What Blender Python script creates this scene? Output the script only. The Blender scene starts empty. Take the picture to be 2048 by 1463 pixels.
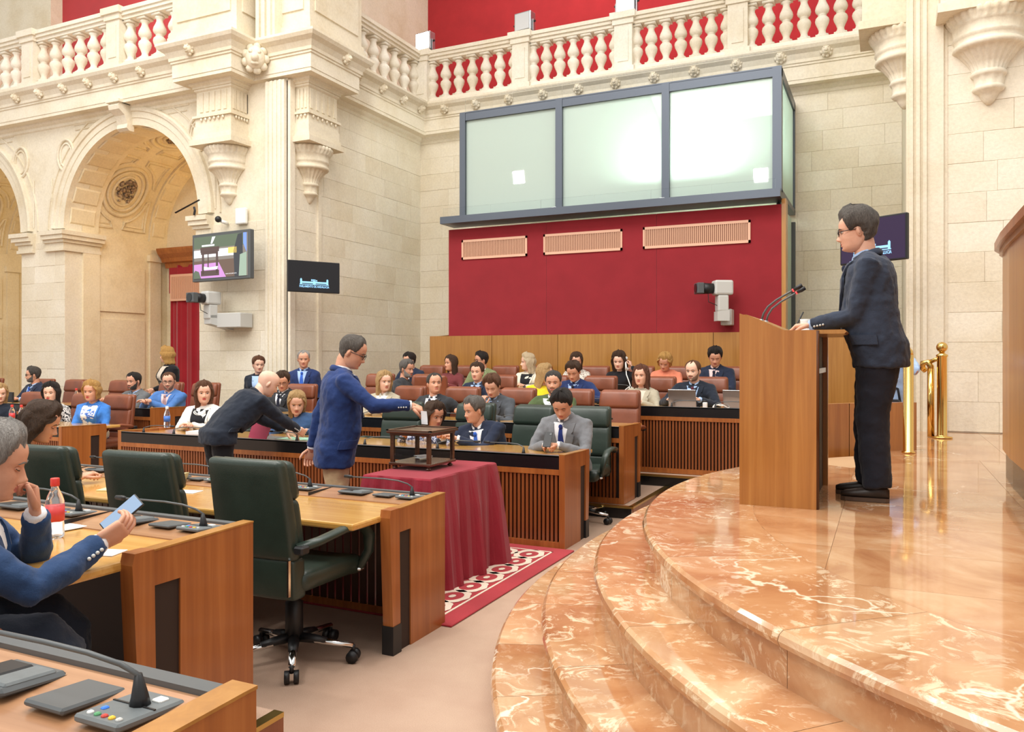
import bpy, bmesh, math, random
import numpy as np
from mathutils import Vector, Matrix
R=math.radians; PI=math.pi
random.seed(7); rng=np.random.default_rng(7)
sc=bpy.context.scene; COL=sc.collection
# ---------------------------------------------------------------- camera, light, exposure
cd=bpy.data.cameras.new('camera'); cam=bpy.data.objects.new('camera',cd); COL.objects.link(cam)
cam.location=(0,0,1.55); cam.rotation_euler=(R(90),0,math.atan(750/1600)); cd.sensor_width=36
cd.lens=36*1600/2048; cd.shift_y=-15.5/2048; cd.clip_start=.05; cd.clip_end=100; sc.camera=cam
sc.view_settings.view_transform='Standard'; sc.view_settings.look='None'
sc.view_settings.exposure=0.58; sc.view_settings.gamma=1; sc.view_settings.use_curve_mapping=False
w=bpy.data.worlds.new('world'); sc.world=w; w.use_nodes=True
w.node_tree.nodes['Background'].inputs[0].default_value=(1,.98,.945,1)
w.node_tree.nodes['Background'].inputs[1].default_value=.55
def area(name,loc,size,energy,color=(1,.965,.91),rot=(0,0,0),sy=None):
    l=bpy.data.lights.new(name,'AREA'); l.energy=energy; l.color=color; l.size=size
    if sy: l.shape='RECTANGLE'; l.size_y=sy
    o=bpy.data.objects.new(name,l); COL.objects.link(o); o.location=loc; o.rotation_euler=rot; return o
area('hall_ceiling_light',(-4.5,4.5,12),7,620,sy=5)
area('hall_ceiling_light',(1.5,4.5,11.5),4,240,sy=5)
area('hall_ceiling_light',(-4,-4,11.5),8,420,sy=5,rot=(R(20),0,0))
area('hall_ceiling_light',(-11,4,12),5,330,sy=6)
area('gallery_light',(-4.5,15.6,11.5),7,90,sy=1.0)
area('gallery_light',(-13,11.6,11.5),4,100,sy=1.0)

# ---------------------------------------------------------------- materials
def lin(c):
    return tuple((x/255/12.92 if x/255<=.04045 else ((x/255+.055)/1.055)**2.4) for x in c)+(1,)
class N:
    def __init__(s,name,rough=.6,metal=0,spec=.5):
        s.m=bpy.data.materials.new(name); s.m.use_nodes=True; s.t=s.m.node_tree; s.b=s.t.nodes['Principled BSDF']
        s.b.inputs['Roughness'].default_value=rough; s.b.inputs['Metallic'].default_value=metal
        s.b.inputs['Specular IOR Level'].default_value=spec
    def n(s,ty,**k):
        x=s.t.nodes.new(ty)
        for a,b in k.items():
            if a in x.inputs: x.inputs[a].default_value=b
            else: setattr(x,a,b)
        return x
    def l(s,a,b): s.t.links.new(a,b)
    def coord(s,scale=(1,1,1),world=False):
        mp=s.n('ShaderNodeMapping'); mp.inputs['Scale'].default_value=scale
        if world: s.l(s.n('ShaderNodeNewGeometry').outputs['Position'],mp.inputs[0])
        else: s.l(s.n('ShaderNodeTexCoord').outputs['Object'],mp.inputs[0])
        return mp.outputs[0]
    def noise(s,co,scale,detail=4,rough=.55,dist=0):
        x=s.n('ShaderNodeTexNoise',Scale=scale,Detail=detail,Roughness=rough,Distortion=dist); s.l(co,x.inputs['Vector']); return x.outputs['Fac']
    def ramp(s,f,stops):
        r=s.n('ShaderNodeValToRGB'); e=r.color_ramp.elements
        while len(e)<len(stops): e.new(.5)
        for q,(p,c) in zip(e,stops): q.position=p; q.color=c if len(c)==4 else lin(c)
        s.l(f,r.inputs[0]); return r.outputs[0]
    def mix(s,f,a,b,mode='MIX'):
        x=s.n('ShaderNodeMix',data_type='RGBA',blend_type=mode)
        for k,v in ((0,f),(6,a),(7,b)):
            if hasattr(v,'links'): s.l(v,x.inputs[k])
            else: x.inputs[k].default_value=v
        return x.outputs[2]
    def col(s,c):
        if hasattr(c,'links'): s.l(c,s.b.inputs['Base Color'])
        else: s.b.inputs['Base Color'].default_value=c
    def bump(s,f,strength=.2,dist=.01):
        x=s.n('ShaderNodeBump',Strength=strength,Distance=dist); s.l(f,x.inputs['Height']); s.l(x.outputs[0],s.b.inputs['Normal'])
M={}
def mk_stone(name,c1,c2,c3,bump=.35):
    n=N(name,.85,0,.25); co=n.coord(world=True)
    a=n.noise(co,1.3,6,.65); c=n.ramp(a,[(.3,c2),(.5,c1),(.72,c3)])
    f=n.noise(co,28,5,.7); c=n.mix(.14,c,n.ramp(f,[(.35,(150,130,98)),(.6,(255,250,240))]),'MULTIPLY')
    st=n.noise(co,3.1,8,.75,.6); c=n.mix(n.ramp(st,[(.6,(0,0,0)),(.8,(60,60,60))]),c,lin((206,184,146)))
    oi=n.n('ShaderNodeObjectInfo'); v=n.ramp(oi.outputs['Random'],[(0,(245,241,233)),(.5,(250,248,243)),(1,(255,254,251))])
    n.col(n.mix(1,c,v,'MULTIPLY')); n.bump(n.noise(co,16,8,.7),bump,.02); M[name]=n.m
mk_stone('stone',(238,230,213),(230,220,199),(243,237,224))
mk_stone('carved',(236,228,210),(226,214,190),(241,234,220),.2)
mk_stone('niche',(234,220,190),(222,204,170),(240,228,202),.3)
mk_stone('white_rail',(240,234,222),(232,224,206),(246,242,234),.12)
def mk_plain(name,c,rough=.6,metal=0,spec=.5,bs=0,bstr=.1,var=.0,coat=0):
    n=N(name,rough,metal,spec); c=lin(c)
    if var or bs:
        co=n.coord(); f=n.noise(co,bs or 6,4)
        d=tuple(x*(1-var) for x in c[:3])+(1,); u=tuple(min(1,x*(1+var)) for x in c[:3])+(1,)
        n.col(n.ramp(f,[(.3,d),(.7,u)]))
        if bs: n.bump(f,bstr,.004)
    else: n.col(c)
    if coat: n.b.inputs['Coat Weight'].default_value=coat; n.b.inputs['Coat Roughness'].default_value=.08
    M[name]=n.m; return n
def mk_wood(name,c1,c2,c3,axis='z',rough=.32,coat=.25,scale=1.0):
    n=N(name,rough); s=[28*scale]*3; s['xyz'.index(axis)]=.9*scale; co=n.coord(tuple(s))
    a=n.noise(co,1.0,6,.6,.6); b=n.noise(n.coord(tuple(x*.12 if x>5 else x*.5 for x in s)),1.4,3)
    c=n.ramp(a,[(.28,c1),(.52,c2),(.75,c3)]); c=n.mix(.35,c,n.ramp(b,[(.3,c1),(.7,c3)]))
    oi=n.n('ShaderNodeObjectInfo'); v=n.ramp(oi.outputs['Random'],[(0,(238,232,226)),(1,(255,255,255))])
    n.col(n.mix(1,c,v,'MULTIPLY')); n.b.inputs['Coat Weight'].default_value=coat; n.b.inputs['Coat Roughness'].default_value=.12
    M[name]=n.m
mk_wood('wood_v',(154,94,36),(178,116,50),(198,140,70))
mk_wood('wood_red_v',(140,76,34),(168,98,46),(190,120,62))
mk_wood('wood_top',(196,142,66),(216,166,88),(228,182,106),'x',.18,.6)
mk_wood('wood_console',(150,104,70),(172,126,90),(190,146,110),'x',.3,.4)
mk_wood('wood_dark',(62,34,20),(84,48,28),(104,62,36))
mk_wood('wood_slat_dark',(50,28,18),(66,38,24),(84,50,32))
mk_wood('wood_slat',(112,58,28),(140,78,40),(166,98,54))
mk_wood('wood_gold',(156,104,42),(175,121,53),(191,140,70))
mk_wood('wood_box',(58,34,22),(82,50,34),(108,70,48),'x',.25,.5)
mk_plain('dark_board',(44,28,20),.7)
mk_plain('black_lam',(20,20,22),.25,0,.5,0,0,0,.2)
mk_plain('black_plastic',(28,28,30),.45)
mk_plain('grey_plastic',(104,110,112),.5,bs=60,bstr=.05,var=.06)
mk_plain('grey_dark',(84,88,90),.45)
mk_plain('grey_light',(198,198,194),.5)
mk_plain('white_plastic',(236,236,232),.45)
mk_plain('paper',(246,246,248),.8)
mk_plain('cream_paper',(232,216,160),.8)
mk_plain('chrome',(225,225,225),.12,1)
mk_plain('alu',(176,178,180),.35,1)
mk_plain('booth_frame',(92,98,108),.38,.6)
mk_plain('brass',(224,184,106),.14,1)
mk_plain('brass_edge',(200,168,100),.3,1)
mk_plain('white_trim',(238,232,220),.7)
mk_plain('vent_frame',(226,178,150),.55)
mk_plain('vent_slat',(214,168,138),.6)
mk_plain('vent_dark',(150,108,88),.8)
for nm,c in dict(red_button=(200,70,60),yellow_button=(240,190,60),blue_led=(60,130,240),green_button=(90,160,110),red_cap=(214,60,52),red_label=(214,70,72),blue_label=(70,120,200),green_folder=(150,196,170),pink_folder=(206,84,116),gold_print=(196,150,80),eye_white=(232,226,218),iris=(50,36,28),shoe=(48,38,32),shoe_sole=(86,66,52),shoe_grey=(110,120,135)).items(): mk_plain(nm,c,.45)
def mk_leather(name,c,var=.18):
    n=N(name,.34,0,.5); co=n.coord(); a=n.noise(co,5,4); c=lin(c)
    n.col(n.ramp(a,[(.3,tuple(x*(1-var) for x in c[:3])+(1,)),(.7,tuple(x*(1+var) for x in c[:3])+(1,))]))
    n.bump(n.mix(.25,n.noise(co,7,3),n.noise(co,240,2)),.25,.012); M[name]=n.m
mk_leather('green_leather',(44,56,48)); mk_leather('brown_leather',(132,74,50))
# velvet wall covering
for nm,c in (('red_wall',(150,40,48)),('red_gallery',(186,44,50)),('red_curtain',(160,32,44))):
    n=N(nm,.9,0,.2); co=n.coord(world=True); a=n.noise(co,2.2,5,.6); c=lin(c)
    f=n.noise(co,160,2); cc=n.ramp(a,[(.3,tuple(x*.9 for x in c[:3])+(1,)),(.7,tuple(x*1.08 for x in c[:3])+(1,))])
    n.col(n.mix(.25,cc,n.ramp(f,[(.35,(170,170,170)),(.65,(255,255,255))]),'MULTIPLY')); n.b.inputs['Sheen Weight'].default_value=.3; n.bump(f,.15,.004); M[nm]=n.m
# carpet
n=N('carpet',.95,0,.1); co=n.coord(world=True); a=n.noise(co,.9,5,.6); f=n.noise(co,260,2)
c=n.ramp(a,[(.3,(172,142,122)),(.52,(186,158,138)),(.75,(198,172,150))]); n.col(n.mix(.35,c,n.ramp(f,[(.3,(190,180,172)),(.7,(255,255,255))]),'MULTIPLY')); n.bump(f,.3,.004); M['carpet']=n.m
for nm,c in (('rug_red',(168,50,58)),('rug_cream',(226,208,188)),('table_cloth',(150,42,56))):
    n=N(nm,.92,0,.15); co=n.coord(world=True); f=n.noise(co,180,3); a=n.noise(co,3,4); c=lin(c)
    n.col(n.mix(.4,n.ramp(a,[(.3,tuple(x*.88 for x in c[:3])+(1,)),(.7,tuple(min(1,x*1.1) for x in c[:3])+(1,))]),n.ramp(f,[(.3,(205,205,205)),(.7,(255,255,255))]),'MULTIPLY'))
    n.b.inputs['Sheen Weight'].default_value=.15; n.bump(f,.25,.004); M[nm]=n.m
# marble of the dais
def mk_marble(name,pale):
    n=N(name,.07,0,.5); co=n.coord(world=True); oi=n.n('ShaderNodeObjectInfo')
    ad=n.n('ShaderNodeVectorMath',operation='MULTIPLY_ADD'); n.l(oi.outputs['Random'],ad.inputs[0]); ad.inputs[1].default_value=(37,21,11); n.l(co,ad.inputs[2]); co=ad.outputs[0]
    a=n.noise(co,1.9,6,.6,1.1)
    c=n.ramp(a,[(.25,(160,104,68)),(.42,(181,129,88)),(.55,(196,149,107)),(.72,(212,176,138))])
    m=n.noise(co,7,7,.7,2.2); k=n.noise(co,1.5,4,.6)
    thr=n.ramp(k,[(.36 if pale else .50,(0,0,0)),(.54 if pale else .66,(255,255,255))])
    sp=n.ramp(m,[(.52,(0,0,0)),(.60,(255,255,255))])
    mm=n.mix(1,thr,sp,'MULTIPLY'); c=n.mix(n.mix(1,mm,lin((235,235,235) if pale else (170,170,170)),'MULTIPLY'),c,lin((232,212,180)))
    v=n.n('ShaderNodeTexVoronoi',Scale=1.1,feature='DISTANCE_TO_EDGE'); d=n.n('ShaderNodeVectorMath',operation='MULTIPLY_ADD')
    nz=n.n('ShaderNodeTexNoise',Scale=2.6,Detail=5); n.l(co,nz.inputs['Vector']); n.l(nz.outputs['Color'],d.inputs[0]); d.inputs[1].default_value=(.8,.8,.8); n.l(co,d.inputs[2]); n.l(d.outputs[0],v.inputs['Vector'])
    gate=n.ramp(n.noise(co,1.0,2),[(.52,(0,0,0)),(.58,(255,255,255))])
    vein=n.mix(1,n.ramp(v.outputs['Distance'],[(.004,(235,235,235)),(.014,(0,0,0))]),gate,'MULTIPLY')
    c=n.mix(vein,c,lin((244,228,204)))
    n.col(c); n.b.inputs['Coat Weight'].default_value=.3; n.b.inputs['Coat Roughness'].default_value=.03; M[name]=n.m
mk_marble('marble',False); mk_marble('marble_step',True)
mk_plain('grout',(186,150,112),.8)
# glass and screens
n=N('clear_glass',.02,0,.5); n.b.inputs['Transmission Weight'].default_value=1; n.b.inputs['IOR'].default_value=1.1; n.col((.96,.97,.97,1)); M['clear_glass']=n.m
n=N('bottle_plastic',.05); n.b.inputs['Transmission Weight'].default_value=.95; n.b.inputs['IOR'].default_value=1.2; n.col((.95,.97,1,1)); M['bottle_plastic']=n.m
n=N('water',.02); n.b.inputs['Transmission Weight'].default_value=1; n.b.inputs['IOR'].default_value=1.25; n.col((.97,.97,.99,1)); M['water']=n.m
n=N('frosted_glass',.06); t=n.t; df=n.n('ShaderNodeBsdfDiffuse'); df.inputs[0].default_value=lin((206,220,212)); tr=n.n('ShaderNodeBsdfTranslucent'); tr.inputs[0].default_value=lin((226,240,232)); gl=n.n('ShaderNodeBsdfGlossy'); gl.inputs['Roughness'].default_value=.015
m1=n.n('ShaderNodeMixShader'); m1.inputs[0].default_value=.35; n.l(df.outputs[0],m1.inputs[1]); n.l(tr.outputs[0],m1.inputs[2]); m2=n.n('ShaderNodeMixShader'); m2.inputs[0].default_value=.06; n.l(m1.outputs[0],m2.inputs[1]); n.l(gl.outputs[0],m2.inputs[2])
n.l(m2.outputs[0],t.nodes['Material Output'].inputs['Surface']); M['frosted_glass']=n.m
def mk_emit(name,c,s=1.0,rough=.2):
    n=N(name,rough); c=lin(c); n.col(tuple(x*.2 for x in c[:3])+(1,)); n.b.inputs['Emission Color'].default_value=c; n.b.inputs['Emission Strength'].default_value=s; M[name]=n.m
mk_emit('flood_on',(255,255,250),14); mk_emit('screen_black',(16,13,16),1); mk_emit('screen_purple',(40,22,52),1); mk_emit('screen_blue',(150,205,245),.9)
for nm,c in dict(s_green=(92,104,84),s_dark=(58,60,64),s_brown=(104,84,72),s_box=(84,66,62),s_white=(240,242,246),s_pink=(196,140,200),s_yellow=(232,200,110),s_blue=(120,150,230),s_leaf=(150,168,150),s_phone=(138,160,186),s_grey=(128,120,112)).items(): mk_emit(nm,c,.85)
mk_emit('red_ring',(230,60,60),1.5)

# ---------------------------------------------------------------- object helpers
def link(name,me,mat=None,parent=None,loc=(0,0,0),rz=0,smooth=False):
    o=bpy.data.objects.new(name,me); COL.objects.link(o); o.location=loc
    if rz: o.rotation_euler=(0,0,rz)
    if mat is not None and hasattr(me,'materials') and not me.materials:
        for k in (mat if isinstance(mat,(list,tuple)) else [mat]): me.materials.append(M[k] if isinstance(k,str) else k)
    if smooth:
        for p in me.polygons: p.use_smooth=True
    if parent: o.parent=parent
    return o
def tag(o,label=None,cat=None,group=None,kind=None):
    for k,v in (('label',label),('category',cat),('group',group),('kind',kind)):
        if v: o[k]=v
    return o
def empty(name,label=None,cat=None,loc=(0,0,0),rz=0,group=None,kind=None):
    o=bpy.data.objects.new(name,None); COL.objects.link(o); o.location=loc; o.rotation_euler=(0,0,rz); o.empty_display_size=.1
    return tag(o,label,cat,group,kind)
def dup(o,parent=None,loc=None,rz=None,label=None,group=None):
    c=o.copy(); COL.objects.link(c)
    if parent: c.parent=parent
    for ch in KIDS.get(o.name,[]): dup(ch,c)
    if loc is not None: c.location=loc
    if rz is not None: c.rotation_euler=(0,0,rz)
    if label: c['label']=label
    if group: c['group']=group
    return c
KIDS={}
def learn(root):
    for ch in [x for x in COL.objects if x.parent==root]: KIDS.setdefault(root.name,[]).append(ch); learn(ch)
class MB:
    def __init__(s): s.v=[]; s.f=[]; s.m=[]
    def add(s,vs,fs,mi=0):
        b=len(s.v); s.v+= [tuple(map(float,x)) for x in vs]; s.f+=[tuple(b+i for i in f) for f in fs]; s.m+=[mi]*len(fs); return s
    def box(s,x0,x1,y0,y1,z0,z1,mi=0):
        v=[(x,y,z) for z in (z0,z1) for y in (y0,y1) for x in (x0,x1)]
        return s.add(v,[(0,2,3,1),(4,5,7,6),(0,1,5,4),(2,6,7,3),(0,4,6,2),(1,3,7,5)],mi)
    def prism(s,poly,a0,a1,axis='x',mi=0):
        n=len(poly); q=lambda p,a: (a,p[0],p[1]) if axis=='x' else ((p[0],a,p[1]) if axis=='y' else (p[0],p[1],a))
        return s.add([q(p,a0) for p in poly]+[q(p,a1) for p in poly],[tuple(range(n))[::-1],tuple(range(n,2*n))]+[(i,(i+1)%n,n+(i+1)%n,n+i) for i in range(n)],mi)
    def lathe(s,prof,seg=24,c=(0,0,0),mod=None,mi=0,ax='z'):
        vs=[];n=len(prof)
        for k,(r,z) in enumerate(prof):
            for i in range(seg):
                a=2*PI*i/seg; rr=r*(mod(k,a) if mod else 1); p=(rr*math.cos(a),rr*math.sin(a),z)
                if ax=='y': p=(p[0],p[2],p[1])
                if ax=='x': p=(p[2],p[0],p[1])
                vs.append((c[0]+p[0],c[1]+p[1],c[2]+p[2]))
        fs=[(k*seg+i,k*seg+(i+1)%seg,(k+1)*seg+(i+1)%seg,(k+1)*seg+i) for k in range(n-1) for i in range(seg)]
        fs+=[tuple(range(seg))[::-1],tuple((n-1)*seg+i for i in range(seg))]
        return s.add(vs,fs,mi)
    def tube(s,pts,rad,seg=8,mi=0,closed=False,flat=None):
        pts=[Vector(p) for p in pts]; n=len(pts); rad=rad if isinstance(rad,(list,tuple)) else [rad]*n; vs=[]; up=None
        for i,p in enumerate(pts):
            t=(pts[(i+1)%n]-pts[i-1]) if closed else pts[min(i+1,n-1)]-pts[max(i-1,0)]
            if t.length<1e-9: t=Vector((0,0,1))
            t.normalize()
            if up is None: up=Vector((0,0,1)) if abs(t.z)<.9 else Vector((0,1,0))
            x=up.cross(t)
            if x.length<1e-4: x=Vector((1,0,0)).cross(t)
            x.normalize(); y=t.cross(x); up=y if abs(t.z)>=.9 or True else up
            r=rad[i]; rx,ry=(r,r) if not isinstance(r,(tuple,list)) else r
            vs+=[p+x*rx*math.cos(2*PI*k/seg)+y*ry*math.sin(2*PI*k/seg) for k in range(seg)]
        m=n if closed else n-1
        fs=[(i*seg+k,i*seg+(k+1)%seg,((i+1)%n)*seg+(k+1)%seg,((i+1)%n)*seg+k) for i in range(m) for k in range(seg)]
        if not closed: fs+=[tuple(range(seg))[::-1],tuple((n-1)*seg+k for k in range(seg))]
        return s.add(vs,fs,mi)
    def ball(s,c,r,seg=12,rings=8,mi=0):
        rx,ry,rz=r if isinstance(r,(tuple,list)) else (r,r,r)
        vs=[(c[0]+rx*math.sin(PI*j/rings)*math.cos(2*PI*i/seg),c[1]+ry*math.sin(PI*j/rings)*math.sin(2*PI*i/seg),c[2]+rz*math.cos(PI*j/rings)) for j in range(1,rings) for i in range(seg)]
        n=len(vs); vs+=[(c[0],c[1],c[2]+rz),(c[0],c[1],c[2]-rz)]
        fs=[(j*seg+i,(j+1)*seg+i,(j+1)*seg+(i+1)%seg,j*seg+(i+1)%seg) for j in range(rings-2) for i in range(seg)]
        fs+=[(n,i,(i+1)%seg) for i in range(seg)]+[(n+1,(rings-2)*seg+(i+1)%seg,(rings-2)*seg+i) for i in range(seg)]
        return s.add(vs,fs,mi)
    def grid(s,P,mi=0,closeu=False):
        a,b=len(P),len(P[0]); vs=[p for r in P for p in r]
        fs=[(i*b+j,i*b+(j+1)%b,(i+1)*b+(j+1)%b,(i+1)*b+j) for i in range(a-1) for j in range(b if closeu else b-1)]
        return s.add(vs,fs,mi)
    def rbox(s,x0,x1,y0,y1,z0,z1,r=.01,seg=2,cuts=None,fn=None,mi=0):
        bm=bmesh.new(); bmesh.ops.create_cube(bm,size=1)
        for v in bm.verts: v.co=Vector((x0+(v.co.x+.5)*(x1-x0),y0+(v.co.y+.5)*(y1-y0),z0+(v.co.z+.5)*(z1-z0)))
        if r: bmesh.ops.bevel(bm,geom=list(bm.edges),offset=r,segments=seg,profile=.5,affect='EDGES')
        for ax,k in (cuts or {}).items():
            lo,hi={'x':(x0,x1),'y':(y0,y1),'z':(z0,z1)}[ax]
            for i in range(1,k):
                p=[0,0,0]; p['xyz'.index(ax)]=lo+(hi-lo)*i/k; nn=[0,0,0]; nn['xyz'.index(ax)]=1
                bmesh.ops.bisect_plane(bm,geom=list(bm.verts)+list(bm.edges)+list(bm.faces),plane_co=p,plane_no=nn)
        if fn:
            for v in bm.verts: v.co=Vector(fn(*v.co))
        bm.verts.index_update(); s.add([tuple(v.co) for v in bm.verts],[tuple(v.index for v in f.verts) for f in bm.faces],mi); bm.free(); return s
    def xf(s,Mx):
        s.v=[tuple(Mx@Vector(v)) for v in s.v]; return s
    def mesh(s,name='mesh'):
        me=bpy.data.meshes.new(name); me.from_pydata(s.v,[],s.f)
        if any(s.m): me.polygons.foreach_set('material_index',s.m)
        bm=bmesh.new(); bm.from_mesh(me); bmesh.ops.recalc_face_normals(bm,faces=bm.faces); bm.to_mesh(me); bm.free(); me.update(); return me
    def obj(s,name,mat,parent=None,loc=(0,0,0),rz=0,smooth=False): return link(name,s.mesh(name),mat,parent,loc,rz,smooth)
def text_mesh(body,size,mat,name,parent,mx,extrude=.002,width=None):
    cu=bpy.data.curves.new(name,'FONT'); cu.body=body; cu.size=size; cu.extrude=extrude; cu.align_x='CENTER'; cu.resolution_u=2; cu.offset=size*.018
    o=bpy.data.objects.new(name,cu); COL.objects.link(o); bpy.context.view_layer.update()
    me=bpy.data.meshes.new_from_object(o.evaluated_get(bpy.context.evaluated_depsgraph_get())); bpy.data.objects.remove(o)
    if width:
        xs=[v.co.x for v in me.vertices]; k=width/(max(xs)-min(xs)); me.transform(Matrix.Diagonal((k,1,1,1)))
    me.transform(mx); me.materials.clear(); return link(name,me,mat,parent)
# ---------------------------------------------------------------- the hall
BX0,BX1=-8.88,.22      # bay between the two piers
YB,YL=14.4,10.3        # back wall, arcade wall
zt=12.0
def struct(o): o['kind']='structure'; return o
struct(MB().box(-26,8,-8,18,-.2,0).obj('floor','carpet'))
def stones(wall,org,u,W,z0,z1,nrm,course=.335,mat='stone',lo=.45,hi=.95,depth=.012,skip=None):
    org=Vector(org);u=Vector(u);nrm=Vector(nrm); z=z0; row=0
    while z<z1-.02:
        h=min(course,z1-z); x=0 if row%2==0 else -random.uniform(.1,.3)
        while x<W-.01:
            w_=random.uniform(lo,hi); a,b=max(x,0),min(x+w_,W)
            if W-b<.2: b=W
            if b-a>.03 and not (skip and skip((a+b)/2,z+h/2)):
                g,c=.0008,.0035; p=[]
                pr=depth+random.uniform(-.0025,.0025)
                for dd,ins in ((0,g),(pr-c,g),(pr,g+c)):
                    for uu,zz in ((a+ins,z+ins),(b-ins,z+ins),(b-ins,z+h-ins),(a+ins,z+h-ins)): p.append(org+u*uu+nrm*dd+Vector((0,0,zz)))
                q=MB(); q.add(p,[(0,1,5,4),(1,2,6,5),(2,3,7,6),(3,0,4,7),(4,5,9,8),(5,6,10,9),(6,7,11,10),(7,4,8,11),(8,9,10,11),(3,2,1,0)]); q.obj('stone',mat,wall)
            x=b if b<W else W
        z+=h; row+=1
# back wall of the bay
wb=struct(MB().box(BX0-.1,BX1+.1,YB,YB+.3,0,6.5).obj('wall_back','stone'))
stones(wb,(BX0,YB,0),(1,0,0),BX1-BX0,0.35,6.2,(0,-1,0),lo=.5,hi=1.0,skip=lambda x,z: (x>2.6 and x<6.9 and z>.6 and z<5.6))
# return wall on the left of the bay, faces +X
wr=struct(MB().box(BX0-.4,BX0+.001,YL+.36,YB,0,6.5).obj('wall_left','stone'))
stones(wr,(BX0,YL+.12,0),(0,1,0),YB-YL-.12,.0,6.2,(1,0,0),lo=.5,hi=1.0)
# right pier: arcade wall continuing past the bay
wp=struct(MB().box(BX1,8,YL,YL+.4,0,7.2).obj('wall_right','stone'))
stones(wp,(BX1+.38,YL,0),(1,0,0),2.2,.725,7.0,(0,-1,0),lo=.45,hi=.9)
struct(MB().box(BX1,BX1+.35,YL+.4,YB,0,6.5).obj('wall_right_return','stone'))
# arcade wall on the left with two round arches
ARCH=[(-12.58,1.75),(-17.37,1.75)]; ZS=4.05; ZC=6.3
wa=MB()
def yb(x0,x1,z0,z1): wa.box(x0,x1,YL,YL+.35,z0,z1)
yb(-10.83,BX0-.003,0,ZC); yb(-15.62,-14.33,0,ZC); yb(-22,-19.12,0,ZC)
for cx,r in ARCH:
    n=28
    for i in range(n):
        a0,a1=PI*i/n,PI*(i+1)/n
        x0,z0=cx-r*math.cos(a0),ZS+r*math.sin(a0); x1,z1=cx-r*math.cos(a1),ZS+r*math.sin(a1)
        wa.add([(x0,YL,z0),(x1,YL,z1),(x1,YL,ZC),(x0,YL,ZC),(x0,YL+.35,z0),(x1,YL+.35,z1),(x1,YL+.35,ZC),(x0,YL+.35,ZC)],[(0,1,2,3),(7,6,5,4),(0,4,5,1),(3,2,6,7)])
wa=struct(wa.obj('wall_front','carved'))
stones(wa,(-10.83,YL,0),(1,0,0),1.95-.33,.0,3.85,(0,-1,0),lo=.5,hi=.9,depth=.012)
stones(wa,(-15.62,YL,0),(1,0,0),1.29,0,3.82,(0,-1,0),lo=.4,hi=.7,depth=.012)
def arch_mold(cx,prof,mat,name,parent,n=40):
    P=[]
    for i in range(n+1):
        a=PI*i/n; P.append([(cx-rr*math.cos(a),YL-o,ZS+rr*math.sin(a)) for rr,o in prof])
    return MB().grid(P).obj(name,mat,parent)
for cx,r in ARCH:
    arch_mold(cx,[(r,-.02),(r,.035),(r+.13,.035),(r+.135,.05),(r+.24,.05),(r+.25,.075),(r+.30,.085),(r+.33,.06),(r+.345,0)],'carved','archivolt',wa)
    # inner panel line that follows the arch down the spandrel
    arch_mold(cx,[(r+.47,0),(r+.475,.02),(r+.50,.02),(r+.505,0)],'carved','panel_moulding',wa)
    # keystone bracket
    k=MB(); k.prism([(0,0),(-.30,0),(-.34,-.05),(-.32,-.12),(-.2,-.2),(-.14,-.34),(-.16,-.42),(-.1,-.46),(0,-.46)],-.13,.13,'x'); k.box(-.17,.17,-.36,0,0,.05)
    k.obj('keystone','carved',wa,loc=(cx,YL,6.14),smooth=False)
    for sx in (-1,1):
        for rr_,zz in ((.30,5.45),):
            ring=[(cx+sx*1.72+rr_*.75*math.cos(t),YL-.01,zz+rr_*math.sin(t)) for t in np.linspace(0,2*PI,33)[:-1]]
            MB().tube(ring,.03,6,closed=True).obj('roundel',  'carved',wa,smooth=True)
            ring=[(cx+sx*1.72+rr_*.55*math.cos(t),YL-.008,zz+rr_*.74*math.sin(t)) for t in np.linspace(0,2*PI,33)[:-1]]
            MB().tube(ring,.018,6,closed=True).obj('roundel','carved',wa,smooth=True)
    # rectangular panel lines of the spandrels
    for sx in (-1,1):
        x=cx+sx*2.12
        MB().tube([(x,YL-.008,4.12),(x,YL-.008,5.05)],.014,4).obj('panel_moulding','carved',wa)
        MB().tube([(cx+sx*.62,YL-.008,6.0),(cx+sx*1.5,YL-.008,6.0)],.016,4).obj('panel_moulding','carved',wa)
        MB().tube([(cx+sx*.9,YL-.008,5.9),(cx+sx*1.45,YL-.008,5.9)],.012,4).obj('panel_moulding','carved',wa)
def molding(path,prof,name,mat,parent=None,closed=False):
    """sweep (out,z) along a horizontal polyline, the room on its right-hand side"""
    pts=[Vector((p[0],p[1])) for p in path]; n=len(pts); nor=[]
    for i in range(n-1):
        d=(pts[i+1]-pts[i]).normalized(); nor.append(Vector((d.y,-d.x)))
    P=[]
    for i in range(n):
        a=nor[max(i-1,0)]; b=nor[min(i,n-2)]; m=a+b; m=m/max(1e-6,m.dot(a)) if m.length>1e-6 else a
        P.append([(pts[i].x+m.x*o,pts[i].y+m.y*o,z) for o,z in prof])
    q=MB().grid(P)
    return q.obj(name,mat,parent)
B1=(-10.51,-9.75,9.93); B2=(-8.58,10.45,11.2)
path=[(-24,YL),(B1[0],YL),(B1[0],B1[2]),(B1[1],B1[2]),(B1[1],B2[1]),(B2[0],B2[1]),(B2[0],B2[2]),(BX0,B2[2]),(BX0,YB),(BX1,YB)]
prof=[(0,6.0),(.03,6.02),(.03,6.07),(.08,6.1),(.10,6.14),(.26,6.14),(.26,6.20),(.27,6.20),(.27,6.42),(.29,6.43),(.29,6.46),(.31,6.47),(.315,6.52),(.36,6.60),(.43,6.65),(.46,6.70),(.46,6.74),(.1,6.75),(-.6,6.75)]
co_=struct(molding(path,prof,'trim_1','carved'))
for i,p in enumerate([(YL-.42,x) for x in np.arange(-17.6,-11.2,.72)]):
    pass
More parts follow.
